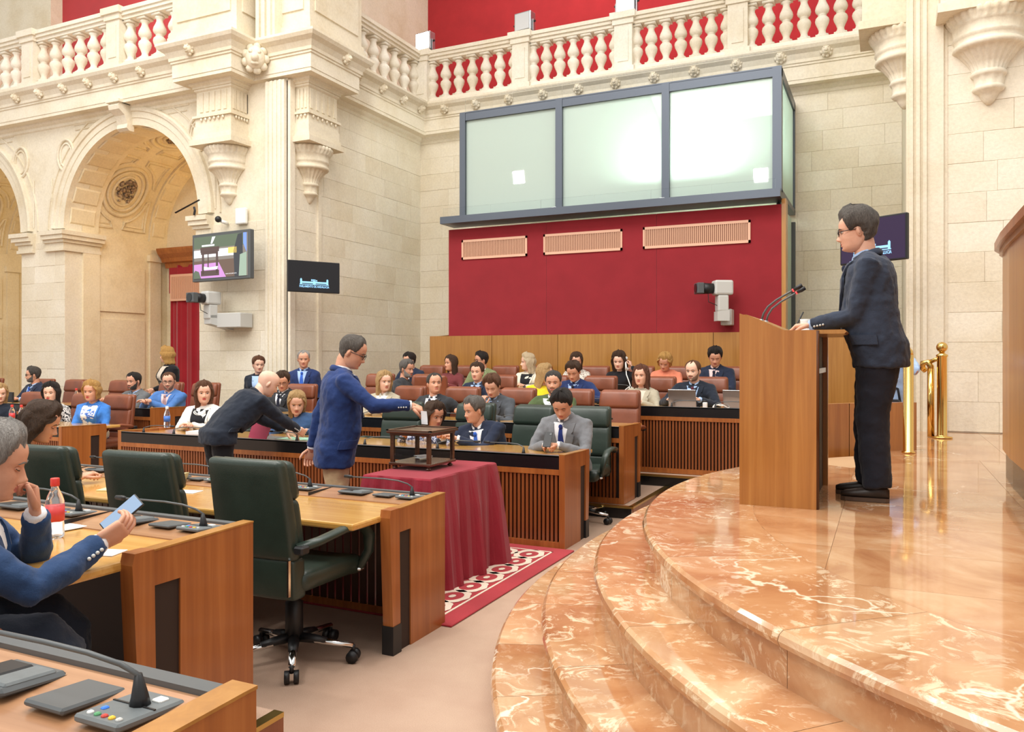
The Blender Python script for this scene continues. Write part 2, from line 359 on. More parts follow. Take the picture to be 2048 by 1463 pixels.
# lion masks along the cornice
lm=MB(); lm.ball((0,0,0),(.075,.06,.09),12,8)
for a in range(9):
    t=2*PI*a/9; lm.ball((.075*math.cos(t),.02,.09*math.sin(t)),(.035,.03,.035),6,4)
lm.ball((0,-.06,-.02),(.03,.04,.035),8,6); lm.ball((.03,-.045,.03),.018,6,4); lm.ball((-.03,-.045,.03),.018,6,4); lm.ball((0,-.05,-.06),(.035,.02,.014),8,4)
lmm=lm.mesh('lion_mask'); lmm.materials.append(M['carved'])
for p in lmm.polygons: p.use_smooth=True
def lion(x,y,z,rz,s=1):
    o=link('lion_mask',lmm,None,co_,(x,y,z),rz); o.scale=(s,s,s)
for x in np.arange(-17.3,-11.2,.68): lion(x,YL-.37,6.60,0)
lion(-10.3,B1[2]-.37,6.6,0); lion(-9.27,9.97,6.42,R(40),2.1); lion(B2[0]+.37,11.0,6.6,R(90)); lion(BX0+.36,11.75,6.6,R(90))
for y in (12.5,13.2,13.85): lion(BX0+.37,y,6.6,R(90))
for x in np.arange(-8.1,.2,.72): lion(x,YB-.37,6.6,0)
# the two projecting blocks of the corner pier, with their corbels
CORB=[(.02,0),(.05,.03),(.075,.07),(.10,.12),(.14,.14),(.16,.165),(.145,.19),(.14,.2),(.15,.29),(.165,.30),(.18,.325),(.165,.35),(.155,.36),(.19,.44),(.26,.53),(.30,.575),(.33,.58),(.35,.60),(.345,.635),(.325,.65),(.335,.69),(.355,.71),(.345,.73),(.355,.83),(.375,.845),(.37,.86),(.40,.90),(.415,.94),(.40,.97),(.38,.98)]
def cmod(k,a):
    if 12<=k<=15: return 1+.045*math.cos(22*a)
    if 25<=k<=28: return 1+.035*math.cos(30*a)
    if 22<=k<=23: return 1+.012*math.sin(17*a+k*2)
    if 7<=k<=8: return 1+.03*math.sin(9*a+k)
    return 1
cm=MB().lathe(CORB,112,(0,0,0),cmod).mesh('corbel'); cm.materials.append(M['carved'])
for p in cm.polygons: p.use_smooth=True
def block(x0,x1,y0,y1,nx,ny,name,label):
    b=MB(); z0=5.10
    def ex(e,za,zb): b.box(x0-e,x1+e,y0-e,y1+e,za,zb)
    ex(.09,5.10,5.19); ex(.05,5.19,5.26); ex(.03,5.26,5.42); ex(.015,5.42,5.56); ex(.05,5.56,5.60); ex(0,5.60,6.16); ex(.05,6.05,6.16); ex(.09,6.1,6.16)
    o=b.obj(name,'carved'); struct(o)
    # fluting on both faces and the little drops under it
    fl=MB(); dr=MB()
    for k in range(5):
        if ny: x=x0+.12+k*(x1-x0-.24)/4; fl.box(x-.035,x+.035,y0-.014,y0,5.66,5.98); [dr.ball((x0+.14+j*(x1-x0-.28)/5,y0-.035,5.525),(.022,.02,.03),6,4) for j in range(6) if k==0]
        y=y0+.07+k*(y1-y0-.14)/4; fl.box(x1,x1+.014,y-.03,y+.03,5.66,5.98); [dr.ball((x1+.035,y0+.08+j*(y1-y0-.16)/5,5.525),(.02,.022,.03),6,4) for j in range(6) if k==0]
        if nx and not ny: x=x0+.05+k*(x1-x0-.1)/4; fl.box(x-.02,x+.02,y0-.014,y0,5.66,5.98); [dr.ball((x0+.04+j*(x1-x0-.08)/4,y0-.035,5.525),(.02,.02,.03),6,4) for j in range(5) if k==0]
    fl.obj('fluting','carved',o); dr.obj('drops','carved',o,smooth=True)
    return o
b1=block(B1[0],B1[1],B1[2],YL+.1,0,1,'trim_2',''); b2=block(BX0-.1,B2[0],B2[1],B2[2],1,0,'trim_3','')
def corbel(x,y,z,s,par): o=link('corbel',cm,None,par,(x,y,z)); o.scale=(s,s,s)
corbel((B1[0]+B1[1])/2,YL-.02,4.16,.96,b1); corbel(BX0+.0,(B2[1]+B2[2])/2,4.16,.96,b2)
# the fluted corner strip and the plain strips of the pier
cs=MB(); cs.box(BX0-.42,BX0-.02,YL-.07,YL+.02,0,6.1)
for k in range(4): cs.box(BX0-.40+.09*k+.01,BX0-.40+.09*k+.055,YL-.09,YL-.06,0,6.1)
cs.box(BX0-.05,BX0+.05,YL+.0,YL+.12,0,6.1)
struct(cs.obj('trim_4','stone'))
struct(MB().box(BX0,BX0+.05,YL+.72,YL+.80,0,4.6).obj('trim_5','stone'))
# pedestals above the cornice
pd=MB()
for (x0,x1,y0,y1) in ((B1[0]-.45,B1[1]+.22,B1[2]-.1,YL+.4),(BX0-.3,B2[0]+.15,B2[1]-.15,B2[2]+.5)):
    pd.box(x0,x1,y0,y1,6.75,zt); pd.box(x0-.06,x1+.06,y0-.06,y1+.06,6.75,6.95); pd.box(x0-.03,x1+.03,y0-.03,y1+.03,6.95,7.05)
    pd.box(x0+.12,x1-.12,y0-.025,y0,7.2,zt); pd.box(x1,x1+.025,y0+.12,y1-.12,7.2,zt)
pd.box(BX0-.5,BX0-.1,YL-.2,YL+.3,6.75,zt)
for k in range(3): pd.box(BX0-.47+.12*k,BX0-.40+.12*k,YL-.235,YL-.2,6.75,zt)
struct(pd.obj('trim_6','carved'))
# right pier: fluted corner strip, entablature block and two corbels
rp=MB(); rp.box(BX1-.02,BX1+.36,YL-.05,YL+.1,0,zt)
for k in range(3): rp.box(BX1+.01+.07*k,BX1+.05+.07*k,YL-.075,YL-.05,0,zt)
rp.box(BX1+.36,BX1+.40,YL-.02,YL+.1,0,zt); struct(rp.obj('trim_7','stone'))
rb=MB(); rb.box(.50,1.5,YL-.42,YL,5.32,5.42); rb.box(.53,1.47,YL-.38,YL,5.42,zt-4); rb=struct(rb.obj('trim_8','carved'))
corbel(1.02,YL-.02,4.36,1.02,rb)
lb=MB(); lb.box(-.32,BX1,10.8,11.6,5.62,5.72); lb.box(-.28,BX1,10.83,11.57,5.72,6.05); lb.box(-.22,BX1,10.88,11.5,6.05,zt-4); lb=struct(lb.obj('trim_9','carved'))
corbel(BX1-.02,11.2,4.68,.98,lb)
# arch niches: jambs, vault, curtain wall
def niche(cx,n_):
    x0,x1=cx-1.75,cx+1.75; y1=12.7
    q=MB(); q.box(x0-.25,x0,YL+.35,y1,0,ZS); q.box(x1,x1+.25,YL+.35,y1,0,ZS); q.box(x0-.2,x1+.2,y1,y1+.2,0,7)
    seg=36; Rv=1.75
    for ya,yb_,rr in ((YL+.355,YL+.72,Rv),(YL+.72,12.25,Rv+.05),(12.25,y1,Rv)):
        P=[[(cx-rr*math.cos(PI*i/seg),y,ZS+rr*math.sin(PI*i/seg)) for y in (ya,yb_)] for i in range(seg+1)]
        q.grid(P)
        P=[[(cx-r_*math.cos(PI*i/seg),ya,ZS+r_*math.sin(PI*i/seg)) for r_ in (Rv,Rv+.05)] for i in range(seg+1)]; q.grid(P)
    o=struct(q.obj('wall_niche','niche'))
    for p in o.data.polygons: p.use_smooth=False
    def mp(s,y,d=0): a=s/Rv; r_=Rv+.05-d; return (cx-r_*math.cos(a),y,ZS+r_*math.sin(a))
    # square coffers of the front and rear bands
    for ya,yb_,nn,rd in ((YL+.08,YL+.62,13,.0),(12.3,12.62,13,.0)):
        for k in range(nn):
            a0=.06+k*(PI-.12)/nn; a1=a0+(PI-.12)/nn*.80; e=.022
            vs=[(cx-r_*math.cos(a),y,ZS+r_*math.sin(a)) for r_,i in ((1.75,0),(1.75-e,.02)) for a,y in ((a0+i,ya+i),(a1-i,ya+i),(a1-i,yb_-i),(a0+i,yb_-i))]
            MB().add(vs,[(4,5,6,7),(0,1,5,4),(1,2,6,5),(2,3,7,6),(3,0,4,7)]).obj('coffer','niche',o)
    # oval medallions and the four shaped panels round each
    for sc_ in (.95,2.75,4.55):
        yc=11.47
        for ra,rb_,d,w_ in ((.52,.48,.03,.045),(.42,.38,.02,.035),(.31,.26,.03,.03)):
            ring=[mp(sc_+ra*math.sin(t),yc+rb_*math.cos(t),d*.3) for t in np.linspace(0,2*PI,41)[:-1]]
            MB().tube(ring,w_,6,closed=True).obj('medallion_ring','niche',o,smooth=True)
        md=MB()
        for k in range(60):
            t,rr=random.uniform(0,2*PI),math.sqrt(random.random()); c=mp(sc_+.26*rr*math.sin(t),yc+.2*rr*math.cos(t),.03); md.ball(c,random.uniform(.02,.045),6,4)
        md.obj('medallion_relief','wood_box' if False else 'relief',o,smooth=True)
        for sy in (-1,1):
            for ss in (-1,1):
                E=[];A,Bv=.78,.66
                E.append((ss*A,sy*.12)); E.append((ss*A,sy*Bv)); E.append((ss*.12,sy*Bv))
                arc=[(ss*.66*math.sin(t),sy*.62*math.cos(t)) for t in np.linspace(.25,PI/2-.25,8)]
                poly=E+arc
                for k_,wd,dp in ((1,.032,.005),(.78,.022,.0)):
                    cxs=sum(p[0] for p in poly)/len(poly)*1.0; cys=sum(p[1] for p in poly)/len(poly)
                    pts=[]
                    for i in range(len(poly)):
                        a,b=poly[i],poly[(i+1)%len(poly)]
                        m=4 if abs(a[0]-b[0])+abs(a[1]-b[1])>.2 else 1
                        for j in range(m):
                            u=a[0]+(b[0]-a[0])*j/m; v=a[1]+(b[1]-a[1])*j/m
                            pts.append(mp(sc_+cxs+(u-cxs)*k_,yc+cys+(v-cys)*k_,dp))
                    MB().tube(pts,wd,5,closed=True).obj('panel_moulding','niche',o)
    # side wall relief and impost capitals
    pr=MB(); pr.box(x0,x0+.03,11.0,12.1,2.5,3.45); pr.box(x0,x0+.03,11.0,12.1,.9,2.35); pr.box(x0,x0+.05,12.22,12.5,0,3.7); pr.box(x0,x0+.09,12.18,12.54,3.62,3.75); pr.box(x0-.01,x0+.045,YL+.351,YL+.715,0,3.63)
    pr.obj('wall_panel','niche',o)
    for xa,xb in ((x0-1.29,x0),(x1,x1+.32))[:2 if n_==1 else 1]:
        c=MB()
        for e,za,zb in ((.05,3.62,3.68),(.03,3.68,3.78),(.07,3.78,3.84),(.12,3.84,3.92),(.15,3.92,4.0)):
            if xa<x0: c.box(x0-.52,x0+e,YL-.03-e,YL+.72+e*.4,za,zb); c.box(xa-e,xa+.42,YL-.03-e,YL+.72,za,zb)
            else: c.box(xa-e,xb,YL-.03-e,YL+.72,za,zb)
        c.obj('impost_capital','carved',o)
    return o
n=N('relief',.9); co=n.coord(world=True); n.col(n.ramp(n.noise(co,20,4),[(.4,(96,84,74)),(.55,(160,132,104)),(.7,(196,180,158))])); M['relief']=n.m
niche(-12.58,1); niche(-17.37,2)
lp=bpy.data.lights.new('niche_lamp','POINT'); lp.energy=30; lp.color=(1,.76,.38); lp.shadow_soft_size=.15
lo_=bpy.data.objects.new('niche_lamp',lp); COL.objects.link(lo_); lo_.location=(-11.7,12.35,4.25)
lp2=lp.copy(); lo2=bpy.data.objects.new('niche_lamp',lp2); COL.objects.link(lo2); lo2.location=(-16.5,12.35,4.25); lp2.energy=16
# red curtain doorway with its wooden cornice inside the niche
dw=empty('curtain_door','red curtained doorway under a brown wooden cornice inside the arch','doorway',(-12.6,12.5,0))
c=MB(); P=[]
for i in range(61):
    x=-1.45+i*.05; yy=.05+.025*math.sin(i*.9)+.012*math.sin(i*2.3); P.append([(x,yy,0),(x,yy,3.55)])
c.grid(P); c.obj('curtain','red_curtain',dw)
q=MB().prism([(.15,3.5),(.05,3.5),(.03,3.6),(-.05,3.62),(-.08,3.7),(-.16,3.78),(-.2,3.86),(-.2,3.9),(.15,3.9)],-1.6,1.6,'x'); q.obj('cornice','wood_red_v',dw)
MB().box(-1.46,1.46,.02,.045,2.95,3.5).obj('pelmet','red_curtain',dw)
g=MB().box(-1.4,.5,-.01,.02,2.78,3.35).obj('vent_grille','vent_frame',dw)
v=MB(); [v.box(-1.36+k*.03,-1.345+k*.03,-.02,-.005,2.83,3.3) for k in range(60)]; v.obj('vent_slats','vent_slat',g)['kind']='stuff'
# ------------- balustrades
BAL=[(.11,0),(.11,.05)]
for f,r_ in ((.06,.075),(.09,.085),(.12,.06),(.17,.055),(.24,.075),(.32,.105),(.38,.115),(.43,.105),(.47,.075),(.485,.058),(.495,.07),(.505,.07),(.515,.058),(.53,.075),(.57,.105),(.62,.115),(.68,.105),(.76,.075),(.83,.055),(.88,.06),(.91,.085),(.94,.075)): BAL.append((r_,f*.78))
bm_=MB().lathe(BAL,16); bm_.box(-.1,.1,-.1,.1,-.0,.045); bm_.box(-.1,.1,-.1,.1,.735,.78)
bme=bm_.mesh('baluster'); bme.materials.append(M['white_rail'])
for p in bme.polygons: p.use_smooth=len(p.vertices)==4 and abs(p.normal.z)<.98
ZB=6.9
def rail(x0,x1,y,dirx,posts,bals,nm):
    o=empty(nm,kind='structure'); ux=dirx
    def bx(q,a,b,o0,o1,z0,z1):
        if ux: q.box(a,b,y+o0,y+o1,z0,z1)
        else: q.box(y+o0,y+o1,a,b,z0,z1)
    q=MB(); bx(q,x0,x1,-.17,.17,6.75,6.84); bx(q,x0,x1,-.14,.14,6.84,ZB); q.obj('plinth','white_rail',o)
    q=MB(); bx(q,x0,x1,-.12,.12,7.68,7.74); bx(q,x0,x1,-.16,.16,7.74,7.80); bx(q,x0,x1,-.19,.19,7.80,7.87); q.obj('handrail','white_rail',o)
    for p in posts:
        q=MB(); bx(q,p-.17,p+.17,-.18,.18,ZB-.02,7.70); bx(q,p-.21,p+.21,-.22,.22,6.75,6.9); bx(q,p-.2,p+.2,-.21,.21,7.68,7.78); bx(q,p-.24,p+.24,-.25,.25,7.78,7.9)
        bx(q,p-.1,p+.1,-.195,.195,7.0,7.58); q.obj('post','white_rail',o)
    for p in bals: link('baluster',bme,None,o,(p,y,ZB) if ux else (y,p,ZB))
    return o
pb=[-8.75,-6.47,-4.39,-2.34]
bals=[]
for a,b in ((-8.75,-6.47),(-6.47,-4.39),(-4.39,-2.34),(-2.34,-.2)):
    bals+=[a+.2+(b-a-.4)*k/5.0 for k in range(6)] if False else [a+.21+(b-a-.42)*k/6 for k in range(7)]
rail(-8.88,BX1,YB-.05,True,pb,bals,'trim_10')
rail(11.6,YB,BX0,False,[],[11.98+.36*k for k in range(7)],'trim_11')
pl=[-15.12,-12.73,-17.5]
bl=[-14.88+.355*k for k in range(6)]+[-12.48+.37*k for k in range(5)]+[-15.38-.32*k for k in range(6)]
rail(-22,-10.9,YL-.05,True,pl,bl,'trim_12')
# gallery walls and floors behind the balustrades
struct(MB().box(-10.2,3,16.9,17.1,6.5,zt).obj('wall_gallery','red_gallery'))
struct(MB().box(-10.5,-10.2,11.4,17.1,6.5,zt).obj('wall_gallery_left','carved'))
struct(MB().box(-10.3,3,YB+.1,17,6.6,6.74).obj('floor_gallery','carved'))
struct(MB().box(-24,-10.3,12.9,13.1,6.5,zt).obj('wall_gallery_far','red_gallery'))
struct(MB().box(-24,-18.05,12.6,12.9,6.5,zt).obj('wall_gallery_pier','carved'))
struct(MB().box(-24,-10,YL+.2,13,6.6,6.74).obj('floor_gallery_left','carved'))
MB().box(-10.3,BX0-.1,YL+.3,11.6,6.6,6.74).obj('floor_gallery_corner','carved')['kind']='structure'
for x,s in ((-15.0,.22),(-11.7,.3)):
    q=MB(); pts=[]
    for i in range(60): a=i*.62; rr=s*(.8+.2*math.sin(i*1.7)); pts.append((x+rr*math.cos(a),12.82+.01*(i%5),7.62+rr*.55*math.sin(a)+.02*math.sin(i)))
    q.tube(pts,.012,5); tag(q.obj('cable_coil','grey_light',smooth=True),'coil of pale cable hanging on the red gallery wall, '+('behind the leftmost balusters' if x<-14 else 'nearer the stone pier'),'cable')
# floodlights on the posts
def flood(x,y,z,on,label,s=1):
    o=empty('floodlight',label,'floodlight',(x,y,z),R(-8))
    MB().rbox(-.19,.19,-.06,.14,.06,.44,.02).obj('housing','alu',o)
    MB().box(-.16,.16,-.075,-.055,.09,.41).obj('lens','flood_on' if on else 'flood_off',o)
    q=MB(); q.box(-.22,-.2,0,.06,0,.28); q.box(.2,.22,0,.06,0,.28); q.box(-.22,.22,0,.06,0,.02); q.obj('bracket','alu',o)
    for s in (-1,1): MB().tube([(s*.25,.03,.24),(s*.19,.03,.24)],.02,8).obj('knob','black_plastic',o)
n=N('flood_off',.1); n.col(lin((205,208,210))); M['flood_off']=n.m
flood(-8.75,YB-.05,7.9,True,'lit floodlight on the corner balustrade post, glaring white')
flood(-6.47,YB-.05,7.9,False,'unlit square floodlight standing on a balustrade post')
flood(-4.39,YB-.05,7.9,True,'lit floodlight cut off by the top of the picture, on a balustrade post')
# ------------- booth, red panel, wooden wall
o=empty('glass_booth','grey framed interpreters booth of three frosted panes above the red panel','booth',(-4.15,12.4,4.0))
X0,X1,Y0,Z0,Z1=-2.68,2.74,0,-.0,1.86
q=MB(); q.box(X0,X1,0,.12,Z1-.13,Z1); q.box(X0,X1,0,.1,-.02,.06)
q.box(X0,X1,.0,1.95,Z1-.005,Z1+.02); q.box(X1-.12,X1,1.85,1.95,0,Z1); q.box(X1-.1,X1,.1,1.95,Z1-.13,Z1); q.box(X1-.1,X1,.1,1.95,-.02,.06); q.obj('frame','booth_frame',o)
for a,b in ((X0,X0+.11),(-.86,-.74),(.94,1.06),(X1-.13,X1)): MB().box(a,b,-.01,.13,0,Z1).obj('mullion','booth_frame',o)
for a,b in ((X0+.11,-.86),(-.74,.94),(1.06,X1-.13)): MB().box(a,b,.045,.06,.05,Z1-.13).obj('pane','frosted_glass',o)
MB().box(X1-.05,X1-.03,.13,1.85,.05,Z1-.13).obj('pane','frosted_glass',o)
q=MB(); q.box(X0-.2,X1+.02,-.34,.15,-.12,-.02); q.box(X0-.2,X1+.02,-.35,-.33,-.12,.0); q.obj('ledge','booth_frame',o)
for k in range(6): MB().box(X0-.14+k*.92,X0-.15+(k+1)*.92,-.345,-.338,-.01,.14).obj('glass_upstand','clear_glass',o)
for k in range(6): MB().box(X0+.1+k*.92,X0+.09+(k+1)*.92,.02,.03,Z1+.02,Z1+.25).obj('glass_upstand','clear_glass',o)
for x in (-.8,1.0): MB().rbox(x-.05,x+.05,-.25,-.15,-.02,.03,.015).obj('bracket','alu',o)
o=empty('red_panel','dark red fabric panel below the glass booth with three pale vents','wall panel',(-4.2,12.3,1.94))
for k in range(3): MB().box(-2.80+k*1.8667+.002,-2.80+(k+1)*1.8667-.002,0,.3,0,1.87).obj('fabric_panel','red_wall',o)
q=MB(); q.box(2.8,2.86,0,.25,-.2,1.95); q.obj('side_trim','wood_gold',o)
q=MB(); q.box(2.72,2.74,.25,1.9,-.3,1.95); q.obj('side_glass','frosted_glass',o)
q=MB(); q.box(2.72,2.80,1.9,2.0,-1.9,1.9); q.box(2.70,2.76,.25,.3,-.3,1.95); q.obj('side_post','grey_dark',o)
for x0,x1 in ((-2.53,-1.28),(-.98,.38),(.72,2.36)):
    vz=1.33
    f=MB(); f.box(x0,x1,-.02,0,vz,vz+.04); f.box(x0,x1,-.02,0,vz+.30,vz+.34); f.box(x0,x0+.03,-.02,0,vz,vz+.34); f.box(x1-.03,x1,-.02,0,vz,vz+.34); f=f.obj('vent_grille','vent_frame',o)
    MB().box(x0+.03,x1-.03,-.006,-.002,vz+.04,vz+.3).obj('vent_back','vent_dark',f)
    v=MB(); kk=x0+.04
    while kk<x1-.04: v.box(kk,kk+.014,-.016,-.006,vz+.04,vz+.3); kk+=.03
    v.obj('vent_slats','vent_slat',f)['kind']='stuff'
ww=empty('wood_wall','golden wooden wall of wide boards behind the last row of seats','wall panel',(0,12.1,0))
xs=[-7.27,-6.05,-4.85,-3.62,-2.35,-1.15,-.3]
for a,b in zip(xs,xs[1:]): MB().box(a+.004,b-.004,0,.18,.3,1.935).obj('panel','wood_gold',ww)
MB().box(-7.27,-.3,.02,.2,.3,1.93).obj('backing','dark_board',ww)
q=MB(); q.prism([(12.2,.3),(14.35,.3),(14.35,2.05),(13.4,2.03),(12.6,1.96),(12.2,1.93)],-7.3,-7.24,'x'); tag(q.obj('side_board','wood_gold'),'pale wooden side board running back from the end of the wooden wall','board')
bl_=area('booth_lamp',(-2.9,13.0,4.3),1.5,150,(.95,1,.97),(R(180),0,0),sy=.5)
for x_,z_ in ((-11.87,7.99),(-3.56,7.25)): area('far_floodlight',(x_,-1.0,z_),.42,90,(1,1,.97),(R(80),0,0))
# platforms of the tiers
def plat(x0,x1,y0,y1,z,nm):
    o=struct(MB().box(x0,x1,y0,y1,0,z-.004).obj(nm,'carpet'))
    MB().box(x0+.01,x1-.01,y0-.012,y0,0,z-.02).obj('riser','black_lam',o)
    q=MB(); q.box(x0,x1,y0-.02,y0+.04,z-.02,z); q.box(x1-.04,x1+.01,y0,y1,z-.02,z); q.obj('nosing','brass_edge',o)
    MB().box(x1,x1+.008,y0,y1,0,z-.02).obj('riser','wood_slat',o)
    return o
plat(-7.75,-2.22,7.47,14.3,.12,'trim_13'); plat(-7.75,-1.0,8.85,14.3,.24,'trim_14'); plat(-7.75,-.6,10.4,14.3,.36,'trim_15')
plat(-22,-8.75,7.5,9.1,.12,'trim_16'); plat(-9,-2.22,-3,2.54,.12,'trim_17'); plat(-9,-.75,-3,1.05,.235,'trim_18')
# ------------- marble dais
DX,DY,DZ=2.28,5.0,.72
ra=[3.54,3.785,4.035,4.26]
dais=empty('marble_dais','polished orange marble dais with four curved steps','dais',(DX,DY,0))
NOSE=[(.0,-.055),(.012,-.048),(.02,-.03),(.014,-.012),(0,0)]
for k,rr in enumerate(ra):
    z=DZ-.18*k; rin=(ra[k-1]-.02) if k else 2.98
    a=148. ; a_end=272.; 
    while a<a_end:
        da=random.uniform(9,15)*3.6/rr; b=min(a+da,a_end); P=[]; nn=4
        for i in range(nn+1):
            t=R(a+(b-a)*i/nn); c,s=math.cos(t),math.sin(t)
            pr=[(rin,z)]+[(rr+o_,z+h) for o_,h in NOSE[::-1]]+[(rr-.015,z-.06),(rr-.015,z-.185)]
            P.append([(r_*c,r_*s,h) for r_,h in pr])
        sl=MB().grid(P).obj('marble_slab','marble_step' if k else 'marble_step',dais)
        for p in sl.data.polygons: p.use_smooth=False
        a=b+.03
q=MB()
for k,rr in enumerate(ra): q.lathe([(rr-.03,0),(rr-.03,DZ-.18*k-.006)],96)
q.obj('core','grout',dais)
def clip(poly,rad,n=120):
    for i in range(n):
        t=2*PI*i/n; nx,ny=math.cos(t),math.sin(t); out=[]
        for j in range(len(poly)):
            p,q_=poly[j],poly[(j+1)%len(poly)]; dp=p[0]*nx+p[1]*ny-rad; dq=q_[0]*nx+q_[1]*ny-rad
            if dp<=0: out.append(p)
            if dp*dq<0: u=dp/(dp-dq); out.append((p[0]+(q_[0]-p[0])*u,p[1]+(q_[1]-p[1])*u))
        poly=out
        if len(poly)<3: return None
    return poly
for i in range(-4,4):
    for j in range(-6,6):
        x,y=i*.9+.2,j*.6
        pl_=clip([(x,y),(x+.898,y),(x+.898,y+.598),(x,y+.598)],2.978)
        if pl_: MB().prism(pl_,DZ-.03,DZ,'z').obj('marble_slab','marble',dais)
# floor strip of the dais back to the wall
i=0
for x in np.arange(.02-DX,3.2,.9):
    for y in np.arange(1.4,5.29,.6):
        if math.hypot(x+.45,y+.3)>2.9 and y+DY+.6<=10.35+.3: MB().box(x,x+.898,y,min(y+.598,10.29-DY),DZ-.03,DZ-.003).obj('marble_slab','marble',dais)
MB().box(.03-DX,4,1.4,10.29-DY,0,DZ-.03).obj('core','grout',dais)
MB().lathe([(3.5,0),(3.5,DZ-.035)],96).obj('core','grout',dais)
# ------------- low curved parapet of wood
def arcwall(r0,r1,a0,a1,z0,z1,n=10):
    P=[]
    for i in range(n+1):
        t=R(a0+(a1-a0)*i/n); c,s=math.cos(t),math.sin(t); P.append([(DX+r0*c,DY+r0*s,z0),(DX+r0*c,DY+r0*s,z1),(DX+r1*c,DY+r1*s,z1),(DX+r1*c,DY+r1*s,z0),(DX+r0*c,DY+r0*s,z0)])
    return MB().grid(P)
pw=empty('curved_parapet','low curved wooden parapet at the back edge of the dais','parapet',(DX,DY,0))
for a0,a1 in ((147,141),(140.9,134),(133.9,128),(127.9,123.2)):
    arcwall(3.72,3.80,a0,a1,.3,1.15,4).xf(Matrix.Translation((-DX,-DY,0))).obj('panel','wood_v',pw)
# ---------------------------------------------------------------- desks of the tiers
slat_me={}
def slat(h):
    k=round(h,3)
    if k not in slat_me:
        slat_me[k]=MB().box(-.011,.011,0,.022,0,h).mesh('slat'); slat_me[k].materials.append(M['wood_slat'])
    return slat_me[k]
def mic(root,x,y,z,sx,L=.36,h=.10,name='microphone'):
    """gooseneck microphone mounted on the desk, sx = side the neck leans to"""
    q=MB(); pts=[(x,y,z),(x,y+.005,z+.05),(x+sx*.02,y+.02,z+h*.8),(x+sx*.07,y+.04,z+h),(x+sx*.16,y+.05,z+h*1.08),(x+sx*(L-.06),y+.05,z+h*1.05)]
    o=MB().tube(pts,.0045,6).obj(name,'grey_dark',root,smooth=True)
    MB().tube([(x,y,z),(x,y,z+.012),(x,y+.003,z+.05)],[.017,.014,.006],10).obj('base','black_plastic',o,smooth=True)
    MB().tube([pts[-1],(x+sx*(L-.04),y+.05,z+h*1.05),(x+sx*L,y+.05,z+h*1.05)],[.006,.011,.009],8).obj('capsule','black_plastic',o,smooth=True)
    return o
